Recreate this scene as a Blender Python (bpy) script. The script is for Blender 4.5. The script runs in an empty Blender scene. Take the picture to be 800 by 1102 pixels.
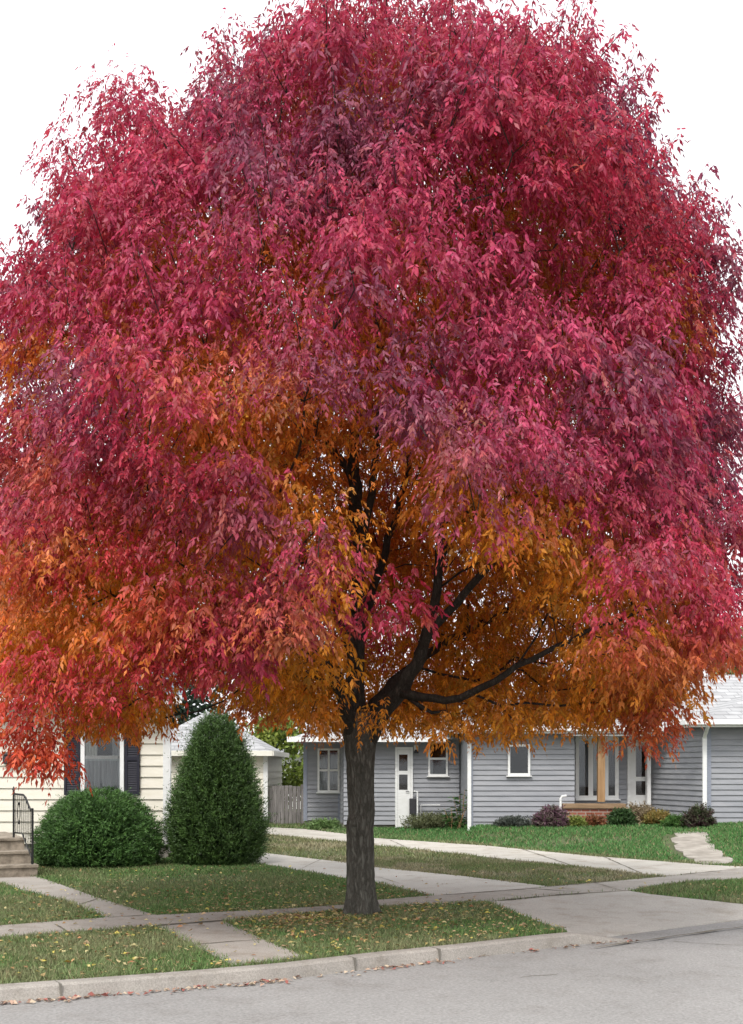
import bpy, math, random
import numpy as np
from math import radians, sin, cos, pi, sqrt

random.seed(7)
rng = np.random.default_rng(11)
S = bpy.context.scene
COL = S.collection

# ------------------------------------------------------------------ camera, sky, sun, exposure
F = 1340.0            # focal length in photo pixels (photo 800 x 1102)
HZ = 825.0            # horizon row of the photo
CH = 1.7              # eye height above the sidewalk
cam = bpy.data.cameras.new('camera')
camo = bpy.data.objects.new('camera', cam)
COL.objects.link(camo)
camo.location = (0, 0, CH)
camo.rotation_euler = (radians(90), 0, 0)
cam.sensor_fit = 'VERTICAL'
cam.sensor_height = 36.0
cam.lens = 36.0 * F / 1102.0
cam.shift_y = (HZ - 551.0) / 1102.0
cam.clip_end = 2000
S.camera = camo

SUN_EL, SUN_AZ = radians(52), radians(200)     # azimuth clockwise from +Y; behind the camera
w = bpy.data.worlds.new('World'); S.world = w; w.use_nodes = True
nt = w.node_tree; nt.nodes.clear()
out = nt.nodes.new('ShaderNodeOutputWorld'); bg = nt.nodes.new('ShaderNodeBackground')
sky = nt.nodes.new('ShaderNodeTexSky'); sky.sky_type = 'NISHITA'; sky.sun_disc = False
sky.sun_elevation = SUN_EL; sky.sun_rotation = SUN_AZ
sky.air_density = 1.0; sky.dust_density = 6.0; sky.ozone_density = 1.0
hs = nt.nodes.new('ShaderNodeHueSaturation'); hs.inputs['Saturation'].default_value = 0.10
mx = nt.nodes.new('ShaderNodeMix'); mx.data_type = 'RGBA'; mx.inputs[0].default_value = 0.6
mx.inputs[7].default_value = (12.0, 12.2, 12.6, 1)     # even cloud layer
nt.links.new(sky.outputs[0], hs.inputs['Color']); nt.links.new(hs.outputs[0], mx.inputs[6])
nt.links.new(mx.outputs[2], bg.inputs['Color']); bg.inputs['Strength'].default_value = 0.12
nt.links.new(bg.outputs[0], out.inputs[0])

sl = bpy.data.lights.new('sun', 'SUN'); sl.energy = 1.5; sl.angle = radians(14); sl.color = (1, .96, .9)
so = bpy.data.objects.new('sun', sl); COL.objects.link(so)
sd = np.array([sin(SUN_AZ) * cos(SUN_EL), cos(SUN_AZ) * cos(SUN_EL), sin(SUN_EL)])
from mathutils import Vector
so.rotation_euler = Vector(tuple(sd)).to_track_quat('Z', 'Y').to_euler()
so.location = (0, -10, 20)
S.view_settings.view_transform = 'Standard'; S.view_settings.look = 'None'
S.view_settings.gamma = 1; S.view_settings.use_curve_mapping = False
S.view_settings.exposure = 0.6
S.cycles.max_bounces = 14; S.cycles.diffuse_bounces = 7; S.cycles.transmission_bounces = 10; S.cycles.transparent_max_bounces = 8

# ------------------------------------------------------------------ helpers
def lin(r, g, b):
    f = lambda c: c / 12.92 if c <= .04045 else ((c + .055) / 1.055) ** 2.4
    return (f(r / 255), f(g / 255), f(b / 255))

def G(px, py, z=0.0):                      # photo pixel -> point on the level z
    d = F * (CH - z) / (py - HZ)
    return ((px - 400) / F * d, d, z)
def X(px, d): return (px - 400) / F * d
def Z(py, d): return CH - (py - HZ) * d / F

def tag(o, label=None, cat=None, group=None, kind=None):
    if label: o['label'] = label
    if cat: o['category'] = cat
    if group: o['group'] = group
    if kind: o['kind'] = kind
    return o
def thing(name, loc, label, cat, group=None, rz=0):
    o = bpy.data.objects.new(name, None); COL.objects.link(o)
    o.location = loc; o.rotation_euler = (0, 0, rz); o.empty_display_size = .2
    return tag(o, label, cat, group)
def root_loc(o):
    while o.parent is not None: o = o.parent
    return np.array(o.location)

class MB:
    def __init__(s): s.v = []; s.f = []
    def quad(s, a, b, c, d):
        n = len(s.v); s.v += [tuple(a), tuple(b), tuple(c), tuple(d)]; s.f.append((n, n+1, n+2, n+3)); return s
    def tri(s, a, b, c):
        n = len(s.v); s.v += [tuple(a), tuple(b), tuple(c)]; s.f.append((n, n+1, n+2)); return s
    def box(s, x0, x1, y0, y1, z0, z1):
        n = len(s.v)
        s.v += [(x0,y0,z0),(x1,y0,z0),(x1,y1,z0),(x0,y1,z0),(x0,y0,z1),(x1,y0,z1),(x1,y1,z1),(x0,y1,z1)]
        for f in ((0,3,2,1),(4,5,6,7),(0,1,5,4),(1,2,6,5),(2,3,7,6),(3,0,4,7)): s.f.append(tuple(n+i for i in f))
        return s
    def prism(s, poly, z0, z1):            # poly: plan points; z1 may be a list of heights
        n = len(s.v); k = len(poly)
        zt = z1 if isinstance(z1, (list, tuple)) else [z1]*k
        a = sum(poly[i][0]*poly[(i+1)%k][1]-poly[(i+1)%k][0]*poly[i][1] for i in range(k))
        if a < 0: poly = poly[::-1]; zt = list(zt)[::-1]
        s.v += [(p[0],p[1],z0) for p in poly] + [(p[0],p[1],z) for p,z in zip(poly,zt)]
        s.f.append(tuple(n+i for i in range(k-1,-1,-1))); s.f.append(tuple(n+k+i for i in range(k)))
        for i in range(k):
            j=(i+1)%k; s.f.append((n+i,n+j,n+k+j,n+k+i))
        return s
    def obox(s, a, b, w, z0, z1):          # box along plan line a-b with width w
        a=np.array(a[:2],float); b=np.array(b[:2],float); t=(b-a)/np.linalg.norm(b-a); nn=np.array([-t[1],t[0]])*w/2
        return s.prism([tuple(a-nn),tuple(b-nn),tuple(b+nn),tuple(a+nn)],z0,z1)
    def tube(s, pts, rad, k=8, cap=True):
        pts=[np.array(p,float) for p in pts]; n0=len(s.v)
        if not isinstance(rad,(list,tuple,np.ndarray)): rad=[rad]*len(pts)
        u=None
        for i,p in enumerate(pts):
            t=pts[min(i+1,len(pts)-1)]-pts[max(i-1,0)]; t=t/(np.linalg.norm(t)+1e-9)
            if u is None:
                u=np.cross(t,(0,1,0)); 
                if np.linalg.norm(u)<.1: u=np.cross(t,(1,0,0))
            u=u-t*np.dot(u,t); u/=np.linalg.norm(u)+1e-9; v=np.cross(t,u)
            for j in range(k):
                a=2*pi*j/k; s.v.append(tuple(p+rad[i]*(cos(a)*u+sin(a)*v)))
        for i in range(len(pts)-1):
            for j in range(k):
                a=n0+i*k+j; b=n0+i*k+(j+1)%k; s.f.append((a,b,b+k,a+k))
        if cap:
            s.f.append(tuple(n0+j for j in range(k-1,-1,-1))); s.f.append(tuple(n0+(len(pts)-1)*k+j for j in range(k)))
        return s
    def build(s, name, mat, parent=None, smooth=False, bevel=0):
        return link(name, np.array(s.v), s.f, mat, parent, smooth, bevel)

def link(name, v, f, mat, parent=None, smooth=False, bevel=0):
    me=bpy.data.meshes.new(name); v=np.array(v,float)
    if parent is not None: v=v-root_loc(parent)
    me.from_pydata([tuple(p) for p in v],[],[tuple(q) for q in f]); me.update()
    if smooth: me.polygons.foreach_set('use_smooth',[True]*len(me.polygons))
    me.materials.append(mat)
    o=bpy.data.objects.new(name,me); COL.objects.link(o)
    if parent is not None: o.parent=parent
    if bevel:
        b=o.modifiers.new('bevel','BEVEL'); b.width=bevel; b.segments=2; b.limit_method='ANGLE'
    return o

def fastmesh(name, v, nper, mat, cols=None, parent=None, faces=None):
    """v: (N*nper,3) array of separate n-gons; cols: (N,3) one pigment colour per n-gon."""
    v=np.asarray(v,np.float32).reshape(-1,3)
    if parent is not None: v=v-root_loc(parent).astype(np.float32)
    n=len(v)//nper
    me=bpy.data.meshes.new(name)
    me.vertices.add(len(v)); me.vertices.foreach_set('co',v.ravel())
    me.loops.add(len(v)); me.loops.foreach_set('vertex_index',np.arange(len(v),dtype=np.int32))
    me.polygons.add(n); me.polygons.foreach_set('loop_start',np.arange(0,len(v),nper,dtype=np.int32))
    me.update(calc_edges=True)
    if cols is not None:
        at=me.attributes.new('pigment','FLOAT_COLOR','FACE')
        c=np.ones((n,4),np.float32); c[:,:3]=cols; at.data.foreach_set('color',c.ravel())
    me.materials.append(mat)
    o=bpy.data.objects.new(name,me); COL.objects.link(o)
    if parent is not None: o.parent=parent
    return o

# ------------------------------------------------------------------ materials
def newmat(name):
    m=bpy.data.materials.new(name); m.use_nodes=True
    return m, m.node_tree, m.node_tree.nodes['Principled BSDF']
def mat(name, c1, c2=None, rough=.7, scale=8, detail=6, bump=0, bscale=None, stretch=(1,1,1), c3=None, spec=.3, lo=.35, hi=.65, bdist=.01):
    m,t,p=newmat(name); N=t.nodes; L=t.links
    p.inputs['Roughness'].default_value=rough; p.inputs['Specular IOR Level'].default_value=spec
    tc=N.new('ShaderNodeTexCoord'); mp=N.new('ShaderNodeMapping'); mp.inputs['Scale'].default_value=stretch
    L.new(tc.outputs['Object'],mp.inputs[0])
    if c2 is None: p.inputs['Base Color'].default_value=(*c1,1)
    else:
        nz=N.new('ShaderNodeTexNoise'); nz.inputs['Scale'].default_value=scale; nz.inputs['Detail'].default_value=detail; nz.inputs['Roughness'].default_value=.65
        cr=N.new('ShaderNodeValToRGB'); e=cr.color_ramp.elements
        e[0].position=lo; e[0].color=(*c1,1); e[1].position=hi; e[1].color=(*c2,1)
        if c3 is not None:
            q=e.new((lo+hi)/2+.12); q.color=(*c3,1)
        L.new(mp.outputs[0],nz.inputs[0]); L.new(nz.outputs['Fac'],cr.inputs[0]); L.new(cr.outputs[0],p.inputs['Base Color'])
    if bump:
        nb=N.new('ShaderNodeTexNoise'); nb.inputs['Scale'].default_value=bscale or scale*3; nb.inputs['Detail'].default_value=8
        bp=N.new('ShaderNodeBump'); bp.inputs['Strength'].default_value=bump; bp.inputs['Distance'].default_value=bdist
        L.new(mp.outputs[0],nb.inputs[0]); L.new(nb.outputs['Fac'],bp.inputs['Height']); L.new(bp.outputs[0],p.inputs['Normal'])
    return m
def pavemat(name, base, var=.18, big=.35, stain=(.6,.55,.5), speck=60):
    """mottled concrete / asphalt: large stains + fine aggregate"""
    m,t,p=newmat(name); N=t.nodes; L=t.links
    tc=N.new('ShaderNodeTexCoord')
    def noise(sc,d=6,r=.6):
        n=N.new('ShaderNodeTexNoise'); n.inputs['Scale'].default_value=sc; n.inputs['Detail'].default_value=d; n.inputs['Roughness'].default_value=r
        L.new(tc.outputs['Object'],n.inputs[0]); return n.outputs['Fac']
    def ramp(src,a,b,ca,cb):
        c=N.new('ShaderNodeValToRGB'); e=c.color_ramp.elements; e[0].position=a; e[1].position=b; e[0].color=(*ca,1); e[1].color=(*cb,1)
        L.new(src,c.inputs[0]); return c.outputs[0]
    def mul(a,b,f=1):
        x=N.new('ShaderNodeMix'); x.data_type='RGBA'; x.blend_type='MULTIPLY'; x.inputs[0].default_value=f
        L.new(a,x.inputs[6]); L.new(b,x.inputs[7]); return x.outputs[2]
    b=np.array(base)
    a=ramp(noise(big,8,.65),.3,.7,tuple(b*(1-var)),tuple(b*(1+var)))
    s=ramp(noise(2.3,8,.7),.32,.5,stain,(1,1,1)); a=mul(a,s,.7)
    g=ramp(noise(speck,3,.8),.3,.72,(.45,.45,.45),(1.35,1.35,1.35)); a=mul(a,g,.6)
    L.new(a,p.inputs['Base Color']); p.inputs['Roughness'].default_value=.9; p.inputs['Specular IOR Level'].default_value=.2
    bp=N.new('ShaderNodeBump'); bp.inputs['Strength'].default_value=.5; bp.inputs['Distance'].default_value=.006
    L.new(noise(speck*.8,4,.7),bp.inputs['Height']); L.new(bp.outputs[0],p.inputs['Normal'])
    return m
def leafmat(name, rough=.45, spec=.4, trans=.3, sheen=0):
    m,t,p=newmat(name); N=t.nodes; L=t.links
    at=N.new('ShaderNodeAttribute'); at.attribute_name='pigment'
    L.new(at.outputs['Color'],p.inputs['Base Color']); p.inputs['Roughness'].default_value=rough; p.inputs['Specular IOR Level'].default_value=spec
    tr=N.new('ShaderNodeBsdfTranslucent'); L.new(at.outputs['Color'],tr.inputs['Color'])
    ms=N.new('ShaderNodeMixShader'); ms.inputs[0].default_value=trans
    L.new(p.outputs[0],ms.inputs[1]); L.new(tr.outputs[0],ms.inputs[2]); L.new(ms.outputs[0],N['Material Output'].inputs[0])
    return m
def barkmat(name, c1, c2, sc=14):
    m,t,p=newmat(name); N=t.nodes; L=t.links
    tc=N.new('ShaderNodeTexCoord'); mp=N.new('ShaderNodeMapping'); mp.inputs['Scale'].default_value=(1,1,.22); L.new(tc.outputs['Object'],mp.inputs[0])
    vo=N.new('ShaderNodeTexVoronoi'); vo.feature='DISTANCE_TO_EDGE'; vo.inputs['Scale'].default_value=sc*2.0
    nz=N.new('ShaderNodeTexNoise'); nz.inputs['Scale'].default_value=sc; nz.inputs['Detail'].default_value=9; nz.inputs['Roughness'].default_value=.7
    L.new(mp.outputs[0],nz.inputs[0])
    va=N.new('ShaderNodeMix'); va.data_type='RGBA'; va.inputs[0].default_value=.12; L.new(mp.outputs[0],va.inputs[6]); L.new(nz.outputs['Color'],va.inputs[7]); L.new(va.outputs[2],vo.inputs[0])
    cr=N.new('ShaderNodeValToRGB'); e=cr.color_ramp.elements; e[0].position=.3; e[1].position=.7; e[0].color=(*c1,1); e[1].color=(*c2,1)
    L.new(nz.outputs['Fac'],cr.inputs[0])
    fz=N.new('ShaderNodeValToRGB'); e=fz.color_ramp.elements; e[0].position=.0; e[1].position=.22; e[0].color=(.35,.33,.3,1); e[1].color=(1.1,1.1,1.08,1); L.new(vo.outputs['Distance'],fz.inputs[0])
    ml=N.new('ShaderNodeMix'); ml.data_type='RGBA'; ml.blend_type='MULTIPLY'; ml.inputs[0].default_value=.6; L.new(cr.outputs[0],ml.inputs[6]); L.new(fz.outputs[0],ml.inputs[7]); L.new(ml.outputs[2],p.inputs['Base Color'])
    p.inputs['Roughness'].default_value=.95; p.inputs['Specular IOR Level'].default_value=.15
    mt=N.new('ShaderNodeMath'); mt.operation='MINIMUM'; mt.inputs[1].default_value=.25; L.new(vo.outputs['Distance'],mt.inputs[0])
    ad=N.new('ShaderNodeMath'); ad.operation='MULTIPLY_ADD'; ad.inputs[1].default_value=.25; L.new(nz.outputs['Fac'],ad.inputs[0]); L.new(mt.outputs[0],ad.inputs[2])
    bp=N.new('ShaderNodeBump'); bp.inputs['Strength'].default_value=1; bp.inputs['Distance'].default_value=.035
    L.new(ad.outputs[0],bp.inputs['Height']); L.new(bp.outputs[0],p.inputs['Normal'])
    return m
def brickmat(name, a, b, mortar, sx, sz, scale=1, rough=.85):
    m,t,p=newmat(name); N=t.nodes; L=t.links
    tc=N.new('ShaderNodeTexCoord'); sp=N.new('ShaderNodeSeparateXYZ'); cb=N.new('ShaderNodeCombineXYZ')
    L.new(tc.outputs['Object'],sp.inputs[0]); L.new(sp.outputs['X'],cb.inputs['X']); L.new(sp.outputs['Z'],cb.inputs['Y'])
    br=N.new('ShaderNodeTexBrick'); br.inputs['Color1'].default_value=(*a,1); br.inputs['Color2'].default_value=(*b,1); br.inputs['Mortar'].default_value=(*mortar,1)
    br.inputs['Scale'].default_value=scale; br.inputs['Brick Width'].default_value=sx; br.inputs['Row Height'].default_value=sz; br.inputs['Mortar Size'].default_value=.012; 
    L.new(cb.outputs[0],br.inputs['Vector'])
    nz=N.new('ShaderNodeTexNoise'); nz.inputs['Scale'].default_value=3; nz.inputs['Detail'].default_value=8
    L.new(tc.outputs['Object'],nz.inputs[0])
    cr=N.new('ShaderNodeValToRGB'); e=cr.color_ramp.elements; e[0].position=.3; e[1].position=.7; e[0].color=(.8,.8,.8,1); e[1].color=(1.12,1.12,1.12,1)
    L.new(nz.outputs['Fac'],cr.inputs[0])
    x=N.new('ShaderNodeMix'); x.data_type='RGBA'; x.blend_type='MULTIPLY'; x.inputs[0].default_value=1
    L.new(br.outputs['Color'],x.inputs[6]); L.new(cr.outputs[0],x.inputs[7]); L.new(x.outputs[2],p.inputs['Base Color'])
    p.inputs['Roughness'].default_value=rough; p.inputs['Specular IOR Level'].default_value=.2
    return m

M=dict(
 road=pavemat('asphalt',(.285,.277,.267),var=.12,big=.35,stain=(.78,.76,.74),speck=38),
 walk=pavemat('concrete_walk',(.325,.298,.266),var=.16,big=.6,stain=(.68,.62,.55),speck=70),
 drive=pavemat('concrete_drive',(.42,.395,.36),var=.14,big=.4,stain=(.72,.68,.62),speck=60),
 pale=pavemat('pale_concrete',(.46,.43,.38),var=.16,big=.5,stain=(.6,.52,.44),speck=60),
 curb=pavemat('curb_concrete',(.32,.295,.265),var=.18,big=1.2,stain=(.6,.57,.52),speck=70),
 joint=mat('joint_dirt',(.09,.08,.06),(.17,.15,.11),rough=1,scale=9),
 jointc=mat('kerb_gap',(.15,.14,.12),(.2,.185,.16),rough=1,scale=9),
 soil=mat('lawn_base',(.07,.08,.035),(.17,.145,.08),rough=1,scale=1.6,detail=10,bump=.6,bscale=40,c3=(.09,.11,.045)),
 cream=mat('cream_siding',lin(217,211,195),lin(224,219,206),rough=.55,scale=3,stretch=(1,1,4)),
 creamold=mat('cream_trim',lin(226,222,210),rough=.6),
 white=mat('white_paint',(.78,.78,.77),(.72,.72,.70),rough=.45,scale=5),
 black=mat('black_shutter',(.012,.012,.022),(.02,.02,.032),rough=.6,scale=30),
 iron=mat('black_iron',(.012,.012,.012),rough=.5),
 found=mat('foundation',(.18,.16,.14),(.30,.28,.25),rough=.9,scale=6,bump=.4),
 step=mat('step_concrete',(.16,.135,.105),(.34,.29,.23),rough=.95,scale=7,detail=9,bump=.6,bscale=50),
 greys=mat('grey_siding',lin(136,138,143),lin(152,153,157),rough=.55,scale=2.5,stretch=(.6,1,3)),
 greyt=mat('grey_trim',lin(138,143,155),rough=.6),
 shing=brickmat('pale_shingles',(.33,.33,.335),(.41,.41,.415),(.24,.24,.245),.33,.10),
 shing2=brickmat('bluegrey_shingles',(.14,.19,.24),(.20,.26,.31),(.09,.11,.13),.33,.10),
 fencew=mat('weathered_wood',(.13,.12,.115),(.27,.25,.24),rough=.95,scale=6,stretch=(3,3,.35),bump=.5),
 post=mat('stained_cedar',(.27,.155,.07),(.40,.25,.13),rough=.7,scale=5,stretch=(4,4,.4)),
 brick=brickmat('red_brick',(.26,.075,.045),(.34,.12,.08),(.33,.28,.24),.21,.075),
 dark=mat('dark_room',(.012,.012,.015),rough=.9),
 curtain=mat('net_curtain',(.42,.41,.40),(.60,.59,.58),rough=.9,scale=5,stretch=(5,1,.05),detail=2),
 brown=mat('brown_backing',(.05,.03,.022),(.085,.05,.035),rough=.8,scale=4),
 mailm=mat('charcoal_metal',(.03,.03,.034),(.05,.05,.055),rough=.45,scale=20),
 bark=barkmat('ash_bark',(.075,.071,.06),(.17,.163,.142)),
 barkd=barkmat('branch_bark',(.042,.036,.03),(.095,.084,.072),sc=20),
 leaf=leafmat('ash_leaf',rough=.46,spec=.4,trans=.42),
 needle=leafmat('evergreen_needle',rough=.5,spec=.3,trans=.12),
 green=leafmat('green_leaf',rough=.5,spec=.3,trans=.25),
 grass=leafmat('grass_blade',rough=.6,spec=.2,trans=.25),
 litter=leafmat('dry_leaf',rough=.7,spec=.2,trans=.1),
 stone=mat('flagstone',(.22,.195,.165),(.38,.345,.30),rough=.9,scale=2.5,detail=9,bump=.4),
 slate=mat('slate_curtain',(.20,.205,.22),(.27,.275,.29),rough=.9,scale=4,stretch=(5,1,.05)),
 slated=mat('dark_slate_curtain',(.06,.062,.07),(.10,.10,.11),rough=.9,scale=4,stretch=(5,1,.05)),
 capw=mat('planter_wood',(.19,.125,.07),(.30,.20,.12),rough=.8,scale=5,stretch=(.4,4,4)),
 flower=mat('white_petal',(.8,.8,.78),rough=.6),
)
# glass: darkish gloss that reflects the bright sky, lets the curtain show through
gm,gt,gp=newmat('window_glass')
gp.inputs['Base Color'].default_value=(1,1,1,1)
tb=gt.nodes.new('ShaderNodeBsdfTransparent'); tb.inputs[0].default_value=(.82,.84,.85,1)
gl=gt.nodes.new('ShaderNodeBsdfGlossy'); gl.inputs['Roughness'].default_value=.03
fr=gt.nodes.new('ShaderNodeFresnel'); fr.inputs[0].default_value=1.55
mg=gt.nodes.new('ShaderNodeMixShader'); gt.links.new(fr.outputs[0],mg.inputs[0]); gt.links.new(tb.outputs[0],mg.inputs[1]); gt.links.new(gl.outputs[0],mg.inputs[2])
gt.links.new(mg.outputs[0],gt.nodes['Material Output'].inputs[0]); M['glass']=gm

def struct(name, mb, m): return tag(mb.build(name, m), kind='structure')

# ------------------------------------------------------------------ the ground, road and pavements
def pg(pts, z=0.0): return [G(a, b, z)[:2] for a, b in pts]
ZR=-.10
curb_back=[(0,1061),(100,1054),(200,1046.5),(300,1038),(400,1026.5),(500,1016.5),(612,1003.5)]
cb=pg(curb_back)
dl=np.array(cb[0])-np.array(cb[2]); dl/=np.linalg.norm(dl)
cb=[tuple(np.array(cb[0])+dl*60), tuple(np.array(cb[0])+dl*8)]+cb
apr_top=pg([(527,972),(600,965),(677,959.5)]); isl_b=pg([(700,963),(800,973)])
apr_r=G(905,988,-.05)[:2]; dr=np.array((.86,.5))
isl_r=np.array(isl_b[-1])+np.array((1.6,-.55))
ground=cb+apr_top+isl_b+[tuple(isl_r),tuple(isl_r+dr*80),(260,400),(-260,400),(-260,cb[0][1])]
struct('ground',MB().prism(ground,-.3,0.0),M['soil'])
struct('road',MB().box(-260,260,-60,400,-.5,ZR),M['road'])

side_far=[(0,998),(117,989),(200,985),(300,980),(370,975.5),(402,970.5),(477,964.5),(575,957),(600,955),(725,944),(776,938),(800,934.5)]
side_near=[(0,1010),(100,1003),(170,998),(242,992),(360,982),(402,976.5),(527,971.5),(600,964.5),(677,959.5),(717,952.5),(752,949),(800,947)]
sf,sn=pg(side_far),pg(side_near)
def ext(p,q,l): p=np.array(p);q=np.array(q);t=(p-q)/np.linalg.norm(p-q);return tuple(p+t*l)
sf=[ext(sf[0],sf[2],30)]+sf+[ext(sf[-1],sf[-4],30)]; sn=[ext(sn[0],sn[2],30)]+sn+[ext(sn[-1],sn[-5],30)]
sidewalk=sf+sn[::-1]
struct('sidewalk',MB().prism(sidewalk,-.1,.022),M['walk'])

drive1=pg([(180,912),(287,919),(372,929),(402,934),(500,944),(595,955.5),(577,958.5),(470,966),(402,950),(370,946),(283,931),(150,916)])
drive2=pg([(250,889),(330,893),(372,898),(402,902.5),(480,908),(525,911),(635,922),(765,932),(830,935),(830,938),(776,939.5),(720,944.5),(565,927.5),(465,916.5),(372,907),(287,899),(240,894)])
walk1=pg([(20,943),(42,944.5),(107,967.5),(175,988),(120,991),(75,972.5),(0,951),(-40,943)])
walk2=pg([(165,996),(237,991),(282,1012),(330,1031.5),(250,1040.5),(210,1019)])
struct('driveway',MB().prism(drive1,-.1,.016),M['drive'])
struct('driveway',MB().prism(drive2,-.1,.018),M['pale'])
struct('walkway',MB().prism(walk1,-.1,.014),M['walk'])
struct('walkway',MB().prism(walk2,-.1,.016),M['walk'])
# driveway apron sloping from the sidewalk to the gutter
ap=[G(527,971.5)[:2],G(600,964.5)[:2],G(677,959.5)[:2],G(700,963)[:2],G(800,973)[:2],tuple(isl_r),
    G(900,978,ZR)[:2],G(800,990,ZR)[:2],G(682,1005,ZR)[:2],G(637,1011,ZR)[:2],G(612,1008,-.05)[:2]]
apron_poly=ap
struct('driveway_apron',MB().prism(ap,-.25,[.012,.012,.012,.01,.0,-.02,ZR+.012,ZR+.012,ZR+.012,ZR+.012,-.03]),M['drive'])
# curb
def offs(pl,wd):
    o=[]
    for i,p in enumerate(pl):
        a=np.array(pl[max(i-1,0)]);b=np.array(pl[min(i+1,len(pl)-1)]);t=(b-a)/np.linalg.norm(b-a)
        o.append(tuple(np.array(p)+np.array([t[1],-t[0]])*wd))
    return o
def curbrun(mb,pl,hts):
    b0=pl; f0=offs(pl,.13); f1=offs(pl,.155); f2=offs(pl,.185)
    n=len(mb.v); k=len(pl)
    for i in range(k):
        h=hts[i]
        mb.v+=[(*b0[i],-.25),(*b0[i],h),(*f0[i],h),(*f1[i],h-.018 if h>-.06 else h),(*f2[i],ZR-.02),(*f2[i],-.25)]
    for i in range(k-1):
        for j in range(5):
            a=n+i*6+j; mb.f.append((a,a+6,a+7,a+1))
    mb.f.append(tuple(n+j for j in range(6))); mb.f.append(tuple(n+(k-1)*6+j for j in range(5,-1,-1)))
cm=MB(); 
dense=[]
for i in range(len(cb)-1):
    for s_ in np.linspace(0,1,4)[:-1]: dense.append(tuple(np.array(cb[i])*(1-s_)+np.array(cb[i+1])*s_))
dense.append(cb[-1]); dense.append(tuple(np.array(cb[-1])+np.array((.3,.1)))) ; dense.append(tuple(np.array(cb[-1])+np.array((.62,.17))))
curbrun(cm,dense,[.014]*(len(dense)-3)+[.005,-.04,-.09])
struct('curb',cm,M['curb'])
for px in (58,371,461):
    q=np.array(cb); xs_=400+F*q[:,0]/q[:,1]; o_=np.argsort(xs_); p=np.array([np.interp(px,xs_[o_],q[o_,0]),np.interp(px,xs_[o_],q[o_,1])])
    struct('curb_joint',MB().obox(p+np.array((.5,-.866))*-.004,p+np.array((.5,-.866))*  .187,.011,-.2,.0165),M['jointc'])
# dirt filled joints and cracks in the slabs (one thin sheet each run)
jm=MB()
def joint(p,q,wd=.03,z=.027,jit=.02,zz=None):
    p=np.array(p[:2]);q=np.array(q[:2]);L=np.linalg.norm(q-p);k=max(3,int(L/.18));t=(q-p)/L;nn=np.array([-t[1],t[0]])
    pr=None
    for i in range(k+1):
        s_=i/k; c=p+(q-p)*s_+nn*rng.normal(0,jit*.3); wv=wd*(.35+.9*rng.random())
        a=(*(c-nn*wv/2),z);b=(*(c+nn*wv/2),z)
        if pr: jm.quad(pr[0],a,b,pr[1])
        pr=(a,b)
def jpx(pts,**k):
    for a,b in zip(pts[:-1],pts[1:]): joint(G(*a),G(*b),**k)
jpx([(117,989.5),(160,987)],wd=.04); jpx([(170,998),(242,992.5)],wd=.05)
jpx([(477,965),(565,958.5)],wd=.05); jpx([(572,957.5),(660,950)],wd=.045); jpx([(690,947),(776,938.5)],wd=.05)
jpx([(540,970.5),(600,964.8),(660,961)],wd=.035); jpx([(565,957.5),(620,961.5)],wd=.04)
jpx([(208,1018.5),(284,1012.5)],wd=.03,z=.0205)
jpx([(105,968.5),(88,974)],wd=.03,z=.0185)
for a in ((60,997,72,1005),(300,981,318,986),(640,951.5,668,960)): jpx([(a[0],a[1]),(a[2],a[3])],wd=.02)
jpx([(395,941),(430,952)],wd=.015,z=.0205); jpx([(345,926),(320,938)],wd=.015,z=.0205)
for a in ((440,914,420,905),(620,934,560,914),(690,941,650,923)): jpx([(a[0],a[1]),(a[2],a[3])],wd=.035,z=.0225)
jpx([(640,1010.5),(682,1004.5),(800,989),(870,980)],wd=.05,z=ZR+.018)
jpx([(570,988),(690,1003)],wd=.0,z=0) if False else None
struct('pavement_joint',jm,M['joint'])
# road cracks
jm=MB()
for a in (((725,1013.5),(800,1018)),((560,1052),(600,1049))):
    joint(G(*a[0],ZR),G(*a[1],ZR),wd=.012,z=ZR+.004,jit=.06)
struct('road_crack',jm,M['joint'])
# the grey house's lawn banks up gently from its driveway to the wall
_ed=np.array([G(a,b)[:2] for a,b in ((430,904.5),(480,908),(525,911),(635,922),(765,932),(830,935))]+[(11.,19.4),(16.,17.)])
def bank(P):
    x=P[:,0];y=P[:,1]
    ye=np.interp(x,_ed[:,0],_ed[:,1])+.02; yh=np.interp(x,[.8,2.3,2.4,6.9,7.0,7.6,16],[33.9,33.9,30.5,30.5,30.3,28.5,28.5])
    H=np.interp(x,[.9,2.2,2.6,5,7.5,9,16],[.02,.12,.24,.27,.36,.42,.45])
    t=np.clip((y-ye)/(yh-ye-.3),0,1); t=t*t*(3-2*t)
    return np.where(x>.8,H*t,0)
bm_=MB(); xs=np.linspace(.85,16,64); ts=np.r_[-.02,np.linspace(0,1.06,22)]
for x in xs:
    ye=np.interp(x,_ed[:,0],_ed[:,1])+.04; yh=np.interp(x,[.8,2.3,2.4,6.9,7.0,7.6,16],[33.9,33.9,30.5,31.9,31.9,29,28.7])
    for t in ts:
        p=np.array([[x,ye+(yh-ye)*t]]); bm_.v.append((x,p[0,1],float(bank(p)[0])+.004 if t>=0 else -.05))
k=len(ts)
for i in range(len(xs)-1):
    for j in range(k-1): a=i*k+j; bm_.f.append((a,a+k,a+k+1,a+1))
tag(bm_.build('lawn_bank',M['soil'],smooth=True),kind='structure')
def GB(px,py):
    z=0.0
    for _ in range(8): q=G(px,py,z); z=.6*z+.4*float(bank(np.array([[q[0],q[1]]]))[0])
    return (q[0],q[1],z)
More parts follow.
